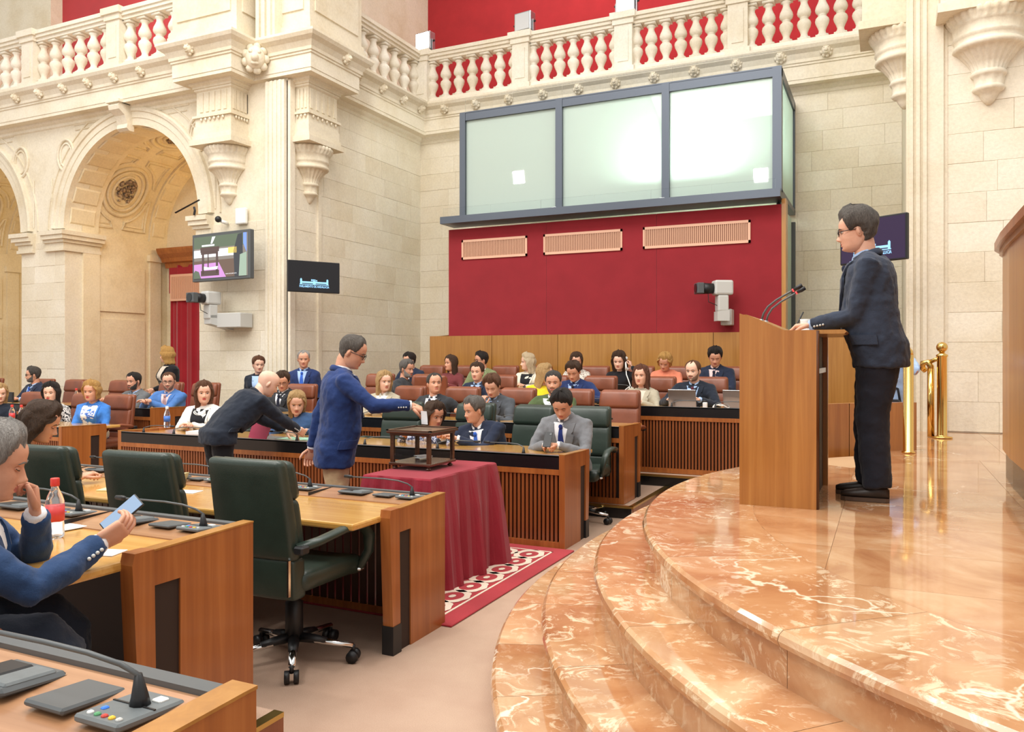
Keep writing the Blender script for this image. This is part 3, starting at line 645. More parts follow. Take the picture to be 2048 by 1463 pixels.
def desk(name,label,x0,x1,yf,z0,opp,ends,group=None,slats=True,seats=(),pitch=.037,detail=False,srange=None,mics=(),ps=1.0):
    L=x1-x0; o=empty(name,label,'desk',(x1,yf,z0) if opp else (x0,yf,z0),PI if opp else 0,group)
    X=lambda wx: (x1-wx) if opp else (wx-x0)
    T=.05; a=T if (('L' in ends) if not opp else ('R' in ends)) else 0; b=L-T if (('R' in ends) if not opp else ('L' in ends)) else L
    MB().box(a,b,0,.03,.645,.755).obj('black_fascia','black_lam',o)
    q=MB(); q.box(a,b,-.004,.03,.60,.645); q.box(a,b,-.004,.03,0,.055); q.obj('front_rail','wood_red_v',o)
    if not (opp and slats): MB().box(a,b,.05,.065,.03,.62).obj('back_board','dark_board',o)
    if slats:
        me=slat(.546); xx=a+.03; k=0
        if opp: me=MB().box(-.024,.024,0,.022,0,.546).mesh('slat'); me.materials.append(M['wood_slat_dark'])
        while xx<b-.02 and k<298:
            wx=(x1-xx) if opp else (x0+xx)
            if not srange or srange[0]<wx<srange[1]: link('slat',me,None,o,(xx,.004,.055)); k+=1
            xx+=pitch
    MB().rbox(a,b,.26,.82,.695,.73,.01,2).obj('worktop','wood_top',o)
    q=MB(); q.prism([(.03,.70),(.03,.746),(.05,.752),(.27,.735),(.27,.70)],a,b,'x'); q.obj('console_board','wood_console',o)
    q=MB(); q.box(a,b,.0,.035,.745,.758); q.obj('edge_strip','grey_dark',o)
    for e in ends:
        c0=0 if ((e=='L')!=opp) else L-T
        q=MB(); q.prism([(0,0),(.37,0),(.37,.63),(.49,.63),(.49,.752),(.03,.763),(0,.763)],c0,c0+T,'x'); ep=q.obj('end_panel','wood_red_v',o)
        MB().prism([(.0,.763),(.03,.763),(.49,.752),(.49,.758),(.03,.769),(0,.769)],c0-.003,c0+T+.003,'x').obj('edge_band','wood_gold',ep)
        q=MB(); q.prism([(.49,.76),(.57,.76),(.58,.72),(.55,.13),(.48,.13)],c0-.006,c0+T+.006,'x'); lg=q.obj('leg','wood_red_v',o)
        MB().prism([(.475,0),(.555,0),(.555,.15),(.475,.15)],c0-.01,c0+T+.01,'x').obj('foot','black_plastic',lg)
        MB().box(c0+.008,c0+T-.008,.36,.49,.0,.63).obj('inner_post','dark_board',o)
    for sxw in seats:      # one electronics strip per seat; sxw = world x of the right-hand end of the strip
        u=lambda d: X(sxw-d*ps); ym=lambda y: .27-(y)   # y measured from the near edge
        zz=lambda y: .735+y*.077
        def plate(d0,d1,y0,y1,h,mat,nm,par=o,r=.004):
            xa,xb=sorted((u(d0),u(d1))); return MB().rbox(xa,xb,y0,y1,0,h,r,1,fn=lambda x,y,z:(x,y,zz(y)+z)).obj(nm,mat,par)
        MB().box(min(u(.73),u(.736)),max(u(.73),u(.736)),.04,.268,.72,.7545).obj('joint','black_plastic',o)
        kp=plate(.05,.175,.065,.195,.014,'grey_plastic','keypad')
        plate(.075,.10,.08,.10,.018,'white_plastic','key',kp,.002)
        for j,mt in enumerate(('grey_light','yellow_button','red_button','green_button','white_plastic')): plate(.063+.02*j,.074+.02*j,.175,.185,.018,mt,'key',kp,.002)
        plate(.14,.152,.15,.162,.017,'blue_led','indicator',kp,.002); plate(.054,.171,.122,.126,.0155,'black_plastic','groove',kp,0)
        plate(.215,.335,.07,.19,.012,'grey_dark','pad')
        sb=plate(.40,.585,.065,.195,.016,'grey_dark','socket_box',o,.01); plate(.412,.48,.085,.18,.021,'grey_plastic','lid',sb); plate(.49,.57,.085,.18,.02,'black_plastic','lid',sb)
        mic(o,u(.105),.118,zz(.15)+.012,(1 if opp else -1),.44,.085)
    for mx in mics: mic(o,X(mx),.12,.748,(1 if random.random()<.6 else -1),.40,.07)
    return o
desk('bench_desk','long front row desk with black fascia and slatted front behind the red ballot table',-7.55,-2.36,6.04,0,False,'LR',mics=(-2.78,-3.62,-4.4,-5.2,-6.0,-6.85,-7.3))
desk('bench_desk','slatted second row desk ending in a wooden panel beside the empty brown chair',-7.6,-2.33,7.55,.12,False,'R',mics=(-2.9,-3.75,-4.6,-5.5))
desk('bench_desk','slatted third row desk holding the open laptops beside the podium',-7.6,-.9,9.02,.24,False,'R',mics=(-1.75,-2.25,-2.7,-3.4,-4.3,-5.1))
desk('bench_desk','back row desk with black fascia nearest the golden wooden wall',-7.3,-.9,10.55,.36,False,'',mics=(-2.5,-3.2,-4.8),srange=(-4,-1))
desk('side_bench_desk','left aisle desk whose end panel stands beside the woman in the blue cardigan',-13.5,-8.55,6.1,0,False,'R',slats=True,srange=(-11,-8))
desk('side_bench_desk','left rear desk with slats, below the men in grey and bright blue suits',-14.5,-8.86,7.62,.12,False,'R',srange=(-11.3,-8.8))
desk('opposition_desk','yellow topped desk in the middle, in front of the nearest empty green chair',-6.6,-2.335,4.06,0,True,'R',pitch=.06,seats=(-2.38,-3.12,-3.86,-4.6,-5.34))
desk('opposition_desk','yellow topped desk with the red capped bottle, before the man holding the phone',-5.6,-2.335,2.5,.12,True,'R',slats=False,seats=(-2.38,-3.12,-3.86))
desk('opposition_desk','wooden console desk cut off by the bottom left corner of the picture',-3.4,-.955,1.03,.235,True,'R',slats=False,seats=(-1.005,-1.6),ps=.8)
# ---------------------------------------------------------------- swivel chairs
def chair_parts(root,lea):
    rec=lambda z: -.09*max(0,(z-.5)/.55)**1.2
    def bk(x,y,z): return (x*(1-.06*max(0,(z-.8)/.3)),y+rec(z)-.03*(1-(x/.25)**2)*0+.02*abs(x/.25)**2,z)
    MB().rbox(-.24,.24,-.30,-.225,.585,1.075,.032,3,{'z':6,'x':4},bk).obj('back_shell',lea,root,smooth=True)
    MB().rbox(-.235,.235,-.25,-.185,.60,.885,.03,3,{'z':4,'x':4},bk).obj('backrest',lea,root,smooth=True)
    MB().rbox(-.236,.236,-.25,-.165,.872,1.068,.04,3,{'x':4},bk).obj('headrest',lea,root,smooth=True)
    MB().rbox(-.235,.235,-.292,-.20,.40,.60,.022,3,{'x':4},bk).obj('lumbar_shell',lea,root,smooth=True)
    q=MB(); q.box(-.235,-.225,-.305,-.29,.43,.60); q.box(.215,.225,-.305,-.29,.43,.60); q.obj('hinge_bar','chrome',root)
    MB().rbox(-.255,.255,-.23,.27,.415,.52,.045,3,{'y':5,'x':4},lambda x,y,z:(x,y,z-.02*max(0,(y-.1)/.17)**2+.012*abs(x/.25)**2)).obj('seat',lea,root,smooth=True)
    for s in (-1,1):
        a=MB().tube([(s*.245,-.27,.655),(s*.30,-.18,.675),(s*.315,0,.70),(s*.31,.16,.69),(s*.30,.23,.63),(s*.285,.25,.54),(s*.26,.2,.455)],[(.03,.022),(.033,.022),(.036,.02),(.036,.02),(.034,.02),(.026,.018),(.02,.015)],10).obj('armrest',lea,root,smooth=True)
        MB().rbox(min(s*.245,s*.30),max(s*.245,s*.30),-.30,-.24,.63,.67,.008,1).obj('arm_bracket','black_plastic',a)
        MB().ball((s*.26,.21,.45),(.02,.025,.014),8,6).obj('arm_cap','chrome',a)
    MB().lathe([(.03,.11),(.045,.12),(.045,.30),(.03,.31),(.03,.40),(.11,.405),(.11,.425)],16).obj('column','black_plastic',root,smooth=True)
    for k in range(5):
        t=2*PI*k/5+.35; c,s=math.cos(t),math.sin(t)
        lg=MB().tube([(.03*c,.03*s,.115),(.16*c,.16*s,.10),(.31*c,.31*s,.085)],[(.026,.022),(.022,.017),(.018,.013)],8).obj('base_leg','chrome',root,smooth=True)
        MB().tube([(.03*c,.03*s,.12),(.10*c,.10*s,.114),(.17*c,.17*s,.104)],[(.03,.026),(.028,.023),(.022,.016)],8).obj('leg_cover','black_plastic',lg,smooth=True)
        w_=MB(); x,y=.31*c,.31*s
        for e in (-.022,.022): w_.tube([(x-s*(e-.012),y+c*(e-.012),.032),(x-s*(e+.012),y+c*(e+.012),.032)],.031,12)
        w_.tube([(x,y,.05),(x,y,.088)],.01,8); w_.obj('caster','black_plastic',lg,smooth=True)
cg=empty('green_chair','green leather swivel chair standing empty at the middle desk, nearest the dais','chair',(-2.76,3.25,0),R(0),'green swivel chairs'); chair_parts(cg,'green_leather'); learn(cg)
cb=empty('brown_chair','empty brown leather chair in the second row with a gathered headrest, beside the panel end','chair',(-2.71,8.34,.12),PI,'brown swivel chairs'); chair_parts(cb,'brown_leather'); learn(cb)
def green(x,y,z,rz,label): return dup(cg,None,(x,y,z),rz,label)
def brown(x,y,z,rz,label): return dup(cb,None,(x,y,z),rz,label)
green(-3.50,3.24,0,R(2),'green leather chair at the middle desk, second from the dais, behind the phone')
green(-4.27,3.22,0,R(3),'green leather chair at the middle desk, third from the dais, beside the dark haired woman')
green(-5.25,3.2,0,0,'green leather chair at the middle desk under the dark haired woman')
rm=empty('brown_chair','brown leather chair under the man in the blue suit reading his phone','chair',(-2.62,1.42,.12),R(-60)); chair_parts(rm,'brown_leather'); learn(rm)
for x,y,l in ((-2.66,7.2,'green chair behind the man in the grey suit with the phone'),(-3.28,7.2,'green chair behind the grey haired man in navy leaning to one side'),(-4.02,7.3,'green chair behind the woman seated behind the ballot box'),(-4.78,7.15,'empty green chair between the ballot box and the man in the blue blazer'),(-5.78,7.2,'green chair under the woman in the denim blue top'),(-7.08,7.2,'green chair behind the smiling woman in the white jacket')): green(x,y,0,PI+R(random.uniform(-8,8)),l)
for x,y,l in ((-3.30,8.45,'brown chair behind the man in the green overshirt'),(-4.02,8.45,'brown chair behind the man in grey touching his mouth'),(-4.78,8.5,'brown chair behind the man in black gazing up'),(-5.6,8.5,'brown chair behind the blonde woman in the beige blazer'),(-6.75,8.5,'brown chair to the left of the blue blazer, under the standing man'),(-7.3,8.5,'brown chair under the man in glasses behind the bald man')): brown(x,y,.12,PI+R(random.uniform(-8,8)),l)
for x,y,l in ((-2.02,9.95,'brown chair behind the man at the open laptop'),(-2.72,9.95,'brown chair behind the woman with wavy auburn hair'),(-3.5,9.95,'brown chair behind the man in the bright navy suit looking down'),(-4.2,10.0,'brown chair behind the woman in yellow'),(-4.98,10.0,'brown chair behind the man in blue below the green jacket'),(-6.2,9.95,'brown chair of the grey bearded man turning away'),(-7.0,9.95,'brown chair at the far left of the third row')): brown(x,y,.24,PI+R(random.uniform(-8,8)),l)
brown(-5.72,9.75,.24,R(12),'brown chair turned with its back to the front in the third row')
for x,y,l in ((-2.05,11.35,'brown chair behind the man in the dark suit beside the podium'),(-2.75,11.4,'brown chair behind the woman in the ruffled orange blouse'),(-3.35,11.4,'brown chair behind the woman on the telephone'),(-4.05,11.4,'brown chair behind the woman in white lace'),(-5.0,11.4,'brown chair under the laughing woman in cream'),(-5.6,11.4,'brown chair behind the young man in the green jacket'),(-6.25,11.4,'brown chair behind the long haired woman in burgundy'),(-6.95,11.4,'brown chair in the back row nearest the stone wall')): brown(x,y,.36,PI+R(random.uniform(-8,8)),l)
for x,y,z,l in ((-9.12,7.05,0,'brown chair under the woman in the blue cardigan'),(-9.9,7.1,0,'brown chair behind the woman in the speckled blouse'),(-10.9,7.1,0,'brown chair under the blonde woman at the left edge'),(-9.75,8.4,.12,'brown chair behind the bearded man in the grey suit'),(-9.0,8.4,.12,'brown chair behind the man in the bright blue suit'),(-11.28,8.8,.12,'empty brown chair to the right of the empty one, below the stone panel'),(-12.38,8.8,.12,'empty brown chair between the pier and the stone panel'),(-13.2,8.8,.12,'brown chair behind the man looking left by the pier'),(-14.6,8.8,.12,'brown chair cut off by the left edge of the picture')): brown(x,y,z,PI+R(random.uniform(-6,6)),l)
# ---------------------------------------------------------------- podium, presidency desk, brass posts
pod=empty('podium','tall golden wooden speaking podium on the marble dais','podium',(-.76,4.67,DZ))
side=[(0,0),(.41,0),(.41,.985),(.24,.985),(0,1.085)]
MB().prism(side,0,.045,'y').obj('side_panel','wood_v',pod); MB().prism(side,.935,.98,'y').obj('side_panel','wood_v',pod)
MB().box(-.0,.03,.045,.935,0,1.08).obj('front_panel','wood_v',pod)
q=MB(); q.tube([(.40,.024,0),(.40,.024,.982)],.0235,12); q.obj('corner_post','wood_dark',pod,smooth=True)
q=MB(); q.box(.36,.38,.045,.935,.0,.98); q.obj('back_recess','dark_board',pod)
MB().box(.375,.40,.06,.92,.74,.77).obj('shelf_edge','alu',pod)
MB().prism([(.02,1.055),(.24,.965),(.55,.965),(.56,.975),(.55,.987),(.24,.987),(.03,1.08)],.045,.935,'y').obj('desktop','wood_gold',pod)
for k,yy in enumerate((.35,.55)):
    o=MB().tube([(.07,yy,1.05),(.085,yy,1.10),(.11,yy,1.14),(.16,yy,1.18),(.22,yy,1.215),(.25,yy,1.232)],.006,8).obj('microphone','grey_dark',pod,smooth=True)
    MB().tube([(.25,yy,1.232),(.257,yy,1.236)],.010,10).obj('light_ring','red_ring',o,smooth=True)
    MB().tube([(.257,yy,1.236),(.28,yy,1.249),(.305,yy,1.263)],[.008,.014,.012],10).obj('windscreen','black_plastic',o,smooth=True)
    MB().tube([(.07,yy,1.035),(.07,yy,1.065)],.016,10).obj('base','alu',o,smooth=True)
cup=MB().lathe([(.032,0),(.036,.02),(.037,.075),(.039,.085),(.034,.085),(.032,.02)],20).obj('paper_cup',['white_plastic'],None,(-.455,5.30,DZ+.988),smooth=True); tag(cup,'white cup standing on the podium beside the writing hand','cup')
pd_=empty('presidency_desk','curved wooden presidency desk at the right edge with black base','desk',(0,0,DZ))
curve=[(.74,2.6),(.715,3.5),(.705,4.4),(.705,5.2),(.71,6.0),(.735,6.55),(.80,6.80),(.94,6.95),(1.2,7.02),(1.8,7.04)]
def ribbon(pts,z0,z1,th):
    q=MB(); P=[]
    for i,p in enumerate(pts):
        a=Vector(pts[max(i-1,0)]);b=Vector(pts[min(i+1,len(pts)-1)]); d=(b-a).normalized(); n_=Vector((d.y,-d.x))*th
        P.append([(p[0],p[1],z0),(p[0],p[1],z1),(p[0]+n_.x,p[1]+n_.y,z1),(p[0]+n_.x,p[1]+n_.y,z0),(p[0],p[1],z0)])
    return q.grid(P)
def off(pts,d):
    r=[]
    for i,p in enumerate(pts):
        a=Vector(pts[max(i-1,0)]);b=Vector(pts[min(i+1,len(pts)-1)]); t=(b-a).normalized(); r.append((p[0]-t.y*d,p[1]+t.x*d))
    return r
ribbon(off(curve,-.02),0,.2,.04).obj('black_base','black_lam',pd_)
for i in range(len(curve)-1): ribbon(curve[i:i+2],.19,1.55,.05).obj('panel','wood_v',pd_)
ribbon(off(curve,.02),1.55,1.585,.35).obj('top_moulding','wood_gold',pd_); ribbon(off(curve,.05),1.585,1.64,.4).obj('top_rail','wood_red_v',pd_)
p1=empty('brass_post','thick polished brass post without ball beside the curved parapet','post',(.17,7.84,DZ))
MB().lathe([(.055,0),(.055,.012),(.043,.014),(.043,.86)],20).obj('shaft','brass',p1,smooth=True)
MB().tube([(0,0,.855),(-.004,0,.88),(-.02,0,.905),(-.045,0,.915),(-.06,.05,.91)],[.043,.043,.04,.03,.02],16).obj('bent_top','brass',p1,smooth=True)
p2=empty('brass_post','slender brass post topped by a ball with a curled handrail','post',(.52,9.47,DZ))
MB().lathe([(.10,0),(.10,.012),(.052,.02),(.048,.03),(.048,.84),(.056,.85),(.056,.865),(.03,.88),(.025,.895)],20).obj('shaft','brass',p2,smooth=True)
MB().ball((0,0,.945),.055,16,12).obj('ball','brass',p2,smooth=True)
MB().tube([(-.10,.06,0),(-.10,.06,.72)],.034,14).obj('second_shaft','brass',p2,smooth=True)
MB().tube([(-.10,.06,.70),(-.10,.06,.74),(-.13,.06,.79),(-.17,.08,.78),(-.18,.1,.73),(-.15,.12,.70)],.032,12).obj('curled_rail','brass',p2,smooth=True)
MB().tube([(0,0,.80),(-.05,.03,.82),(-.12,.06,.785)],.022,10).obj('rail_link','brass',p2,smooth=True)
# ---------------------------------------------------------------- rug, ballot table and box
rug=empty('rug','red rug with a cream chain border under the ballot table','rug',(0,0,0))
rx0,rx1,ry0,ry1=-4.3,-2.27,4.02,6.02
MB().rbox(rx0,rx1,ry0,ry1,.001,.012,.003,1).obj('rug_field','rug_red',rug)
q=MB(); Z=(.012,.0145)
for ins in (.13,.42):
    t=.016
    q.box(rx1-ins-t,rx1-ins,ry0+ins,ry1-ins,*Z); q.box(rx0+ins,rx1-ins,ry1-ins-t,ry1-ins,*Z); q.box(rx0+ins,rx1-ins,ry0+ins,ry0+ins+t,*Z); q.box(rx0+ins,rx0+ins+t,ry0+ins,ry1-ins,*Z)
def ringflat(cx,cy,ax,ay,bx,by):
    n=28;P=[]
    for i in range(n+1):
        t=2*PI*i/n; k=1+.05*math.cos(8*t); P.append([(cx+ax*k*math.cos(t),cy+ay*k*math.sin(t),Z[1]),(cx+bx*math.cos(t),cy+by*math.sin(t),Z[1]),(cx+bx*math.cos(t),cy+by*math.sin(t),Z[0])])
    q.grid(P)
yy=ry1-.275
while yy>ry0+.2:
    ringflat(rx1-.275,yy,.118,.142,.072,.094); ringflat(rx1-.275,yy,.022,.032,.0,.0); yy-=.245
xx=rx1-.275-.245
while xx>rx0+.2: ringflat(xx,ry1-.275,.142,.118,.094,.072); ringflat(xx,ry1-.275,.032,.022,0,0); xx-=.245
q.obj('chain_border','rug_cream',rug)['kind']='stuff'
tb=empty('ballot_table','table under a dark red floor length cloth carrying the ballot box','table',(-2.95,4.96,0))
P=[]; 
per=[]; hx,hy=.26,.47
for i in range(120):
    t=i/120*4; k=int(t); u=t-k; c=[(-hx,-hy),(hx,-hy),(hx,hy),(-hx,hy)]; a,b=c[k],c[(k+1)%4]; per.append((a[0]+(b[0]-a[0])*u,a[1]+(b[1]-a[1])*u,u))
for z,fl in ((.762,0),(.752,.006),(.70,.012),(.5,.03),(.25,.045),(.014,.06)):
    row=[]
    for i,(x,y,u) in enumerate(per):
        wv=fl*(1+.55*math.sin(i*.55)+.3*math.sin(i*1.3+1)); cf=1+ (fl*.5 if min(u,1-u)<.08 else 0); nx=(1 if x>=hx-.001 else -1 if x<=-hx+.001 else 0); ny=(1 if y>=hy-.001 else -1 if y<=-hy+.001 else 0)
        row.append(((x+nx*wv)*cf,(y+ny*wv)*cf,z))
    P.append(row)
q=MB().grid(P,closeu=True); q.add([p for p in P[0]],[tuple(range(120))[::-1]]); q.obj('tablecloth','table_cloth',tb)
q=MB(); [q.box(x-.02,x+.02,y-.02,y+.02,.0,.74) for x in (-.2,.2) for y in (-.4,.4)]; q.box(-.24,.24,-.44,.44,.72,.75); q.obj('table_frame','wood_dark',tb)
bb=empty('ballot_box','dark wooden ballot box with glass sides on the red cloth','ballot box',(-3.045,4.975,.764)); bb.scale=(1,1,.82)
W,D=.15,.165
for sx in (-1,1):
    for sy in (-1,1):
        MB().lathe([(.012,0),(.02,.004),(.02,.014),(.01,.02),(.012,.03),(.022,.036)],12,(sx*(W-.012),sy*(D-.012),0)).obj('foot','wood_box',bb,smooth=True)
        MB().rbox(sx*W-.014 if sx<0 else W-.014,sx*W+.014 if sx<0 else W+.014,sy*D-.014,sy*D+.014,.05,.30,.003,1).obj('corner_post','wood_box',bb)
    MB().box(min(sx*W,sx*(W+.004)),max(sx*W,sx*(W+.004)),-D+.014,D-.014,.06,.29).obj('pane','clear_glass',bb)
    MB().box(-W+.014,W-.014,min(sx*D,sx*(D+.004)),max(sx*D,sx*(D+.004)),.06,.29).obj('pane','clear_glass',bb)
q=MB(); q.rbox(-W-.022,W+.022,-D-.022,D+.022,.034,.058,.006,2); q.obj('base_board','wood_box',bb)
q=MB(); q.rbox(-W-.018,W+.018,-D-.018,D+.018,.29,.312,.004,1); q.rbox(-W-.035,W+.035,-D-.035,D+.035,.31,.333,.007,2); ld=q.obj('lid','wood_box',bb)
q=MB(); E_=.035
q.box(-W-E_,W+E_,-D-E_,-D-E_+.02,.333,.341); q.box(-W-E_,W+E_,D+E_-.02,D+E_,.333,.341); q.box(-W-E_,-W-E_+.02,-D-E_,D+E_,.333,.341); q.box(W+E_-.02,W+E_,-D-E_,D+E_,.333,.341); q.obj('lid_rim','wood_box',ld)
MB().box(-.07,.07,-.006,.006,.3331,.3338).obj('slot','black_plastic',ld)
for k in range(4): tag(MB().box(-.05,.05,-.035,.035,0,.004).obj('ballot_slip','paper',None,(-3.06+random.uniform(-.05,.05),5.0+random.uniform(-.06,.06),.824+.005*k),random.uniform(0,3)),'white voting slip lying inside the glass ballot box','paper','ballot slips in the box')
# ---------------------------------------------------------------- screens
def screen(name,label,A,B,z0,z1,th,frame,bez,mat,purple=False,logo=True):
    A=Vector(A);B=Vector(B); d=(B-A); W_=d.length; o=empty(name,label,'screen',(A.x,A.y,z0),math.atan2(d.y,d.x)); H=z1-z0
    MB().rbox(0,W_,0,th,0,H,.008,1).obj('casing',frame,o)
    MB().box(bez,W_-bez,-.003,0.001,bez,H-bez).obj('display',mat,o)
    if logo:
        T=lambda x,z: Matrix.Translation((x,-.0045,z))@Matrix.Rotation(PI/2,4,'X')
        text_mesh('PARLAMENTO DE ANDALUCIA',.05,'screen_blue','lettering',o,T(W_*.5,H*.155),.001,width=W_*.57)
        q=MB(); c=W_*.5
        def bar(x0,x1,za,zb): q.box(c+x0*W_,c+x1*W_,-.006,-.0035,za*H,zb*H)
        bar(-.28,.28,.245,.265); bar(-.27,.27,.29,.345); bar(-.27,-.235,.265,.42); bar(.235,.27,.265,.42); bar(-.26,-.245,.42,.44); bar(.245,.26,.42,.44); bar(-.025,.025,.25,.36)
        for xx in (-.06,-.03,.0): bar(xx,xx+.02,.36,.42)
        bar(.03,.055,.36,.40)
        q.obj('emblem','screen_blue',o)
    br=MB(); br.tube([(W_*.5,th,H*.5),(W_*.5,th+.18,H*.5),(W_*.35,th+.30,H*.45)],.03,8); br.box(W_*.5-.1,W_*.5+.1,th,th+.02,H*.35,H*.65); br.obj('wall_bracket','black_plastic',o)
    return o
from math import tan
def px(X_,Y_): return (X_,Y_)
s2=screen('wall_screen','black screen showing the white parliament emblem on the left stone wall',(-8.52,9.88),(-8.08,10.62),2.60,3.10,.04,'black_plastic',.012,'screen_black')
s3=screen('wall_screen','dark purple screen with the emblem behind the head of the man at the podium',(-.47,9.52),(.185,9.15),2.57,3.05,.05,'black_plastic',.018,'screen_purple')
s1=screen('television','grey framed television showing the ballot box on the stone pier',(-10.60,9.92),(-9.22,9.80),2.83,3.62,.09,'grey_dark',.05,'s_grey',logo=False)
def sp(pts,mat,lvl):   # flat picture shapes on the television, in picture fractions
    W_=math.hypot(1.36,.12)-.10; H=.79-.10
    q=MB(); q.prism([(.05+a*W_,.05+b*H) for a,b in pts],-.003-.0012*lvl-.001,-.003-.0012*(lvl-1),'y'); q.obj('picture',mat,s1)
rect=lambda a,b,c,d:[(a,c),(b,c),(b,d),(a,d)]
sp(rect(.0,1,.72,1),'s_green',1); sp(rect(0,1,.0,.42),'s_brown',1); sp(rect(0,.82,.5,.68),'s_white',2); sp(rect(.66,.82,.55,.69),'s_yellow',3)
sp([(.0,.05),(.0,.34),(.48,.36),(.62,.0),(.1,.0)],'s_pink',2); sp([(.78,.0),(.76,.6),(.84,.98),(.92,1),(.94,.0)],'s_dark',3); sp([(.94,1),(.94,.75),(1,.55),(1,1)],'s_blue',3); sp([(.86,.0),(.88,.5),(1,.55),(1,.0)],'s_leaf',4)
for r_ in (rect(.13,.49,.62,.74),rect(.14,.47,.57,.63),rect(.16,.20,.1,.6),rect(.43,.47,.1,.6),rect(.14,.49,.05,.18),rect(.27,.29,.2,.58)): sp(r_,'s_box',4)
sp([(.2,.2),(.46,.2),(.47,.27),(.3,.25),(.2,.28)],'s_white',5); sp([(.33,.82),(.36,.82),(.42,.98),(.36,.98)],'s_white',5); sp(rect(.16,.4,.76,.80),'s_white',5); sp([(0,.0),(.14,.0),(.1,.16),(.03,.2),(0,.14)],'s_green',5)
for k in range(7): sp(rect(.62+k*.03,.632+k*.03,.06,.08),'s_white',5)
# robotic cameras
def robocam(loc,rz,label,arm):
    o=empty('robotic_camera',label,'camera',loc,rz)
    MB().rbox(-.10,.10,-.12,.16,.08,.30,.03,2).obj('body','grey_light',o)
    ln=MB().tube([(0,-.12,.18),(0,-.30,.18)],[.075,.085],16).obj('lens','black_plastic',o,smooth=True)
    MB().rbox(-.10,.10,-.38,-.28,.10,.26,.01,1).obj('lens_hood','grey_dark',ln); MB().lathe([(.07,-.005),(.07,0)],16,(0,-.382,.18),ax='y').obj('front_glass','black_lam',ln)
    MB().rbox(-.09,.09,-.07,.09,-.16,.08,.02,2).obj('pan_head','grey_light',o)
    q=MB(); q.prism(arm,-.09,.09,'x'); q.obj('wall_mount','grey_light',o)
    MB().tube([(.02,-.2,.1),(.04,-.2,-.02),(.03,-.05,-.08)],.006,5).obj('cable','black_plastic',o)
    return o
robocam((-2.22,12.02,2.40),R(-62),'white robotic camera mounted on the red panel',[(-.08,-.30),(.1,-.30),(.1,-.14),(-.08,-.16)])
MB_=MB().rbox(-.02,.14,12.08,12.3,2.04,2.28,.01,1).xf(Matrix.Translation((-2.22,0,0))); x=MB_.obj('camera_bracket','grey_light'); tag(x,'pale bracket box holding the camera to the red panel','bracket')
robocam((-10.2,9.92,2.36),R(-10),'grey robotic camera on the stone pier under the television',[(-.05,-.24),(.40,-.34),(.40,-.06),(-.05,-.1)])
x=MB().rbox(-10.12,-9.6,9.98,YL-.03,2.06,2.30,.01,1).obj('camera_bracket','grey_light'); tag(x,'grey bracket box fixed to the pier beside the robotic camera','bracket')
x=MB().rbox(-9.93,-9.70,YL-.1,YL-.03,3.80,4.07,.02,2).obj('junction_box','white_plastic'); tag(x,'white plastic box on the pier above the television','box')
o=empty('security_camera','small security camera on the pier above the television','camera',(-10.15,YL-.04,3.84)); MB().tube([(0,0,0),(-.02,-.12,.02)],.03,8).obj('arm','white_plastic',o,smooth=True); MB().ball((-.05,-.16,.05),.055,10,8).obj('dome','black_plastic',o,smooth=True)
o=empty('aerial','black flat aerial on the capital beside the television','aerial',(-10.75,YL-.2,4.0)); MB().tube([(0,0,0),(.02,0,.08),(0,0,.14)],.02,6).obj('stand','black_plastic',o); MB().tube([(-.42,-.02,.07),(.12,0,.25)],[(.02,.012),(.02,.012)],6).obj('bar','black_plastic',o)
# ---------------------------------------------------------------- small things on the desks
def bottle(x,y,z,cap,lab,label):
    o=empty('water_bottle',label,'bottle',(x,y,z))
    MB().lathe([(.028,0),(.033,.006),(.033,.05),(.031,.06),(.033,.07),(.033,.14),(.026,.165),(.014,.19),(.0135,.205)],20).obj('bottle_body','bottle_plastic',o,smooth=True)
    MB().lathe([(.016,.2),(.0165,.205),(.0165,.228),(.015,.231)],16).obj('cap',cap,o,smooth=True)
    MB().lathe([(.0337,.065),(.0337,.125)],20).obj('label',lab,o,smooth=True)
    q=text_mesh('agua',.02,'white_plastic','print',o,Matrix.Translation((0,-.0345,.09))@Matrix.Rotation(PI/2,4,'X'),.0005) if False else None
    return o
bottle(-2.94,2.07,.852,'red_cap','red_label','water bottle with red cap and red label on the yellow desk')
bottle(-7.05,6.25,.80,'white_plastic','blue_label','water bottle with white cap and blue label on the front row desk')
bottle(-10.75,7.9,.88,'red_cap','red_label','small bottle with red cap on the rear left desk')
bottle(-9.9,6.4,.74,'red_cap','red_label','red capped bottle on the left aisle desk, beside another')
bottle(-9.75,6.42,.74,'red_cap','red_label','second red capped bottle on the left aisle desk, to the right')
def sheet(nm,mat,x,y,z,w_,h_,rz,label,th=.003,cat='paper',group=None): return tag(MB().box(-w_/2,w_/2,-h_/2,h_/2,0,th).obj(nm,mat,None,(x,y,z),rz),label,cat,group)
sheet('paper_note','paper',-2.55,1.98,.851,.13,.09,.3,'small white note lying on the yellow desk beside the phone')
sheet('paper_sheet','paper',-3.1,2.2,.854,.2,.12,-.1,'white sheet on the yellow desk behind the red labelled bottle')
sheet('folder','cream_paper',-4.3,3.55,.731,.34,.24,.35,'cream folder lying open on the middle desk between the green chairs',.006,'folder')
x=MB().prism([(0,0),(.32,0),(.34,.06),(.3,.055),(.02,.012)],0,.22,'y').obj('folder_flap','cream_paper',None,(-4.42,3.56,.738),.35); tag(x,'curled upper leaf of the cream folder on the middle desk','folder')
sheet('paper_sheet','paper',-3.88,3.6,.731,.14,.1,.2,'white sheet beside the cream folder on the middle desk')
sheet('paper_stack','paper',-6.62,6.36,.742,.3,.22,.2,'stack of papers before the woman in the white jacket',.03,'papers')
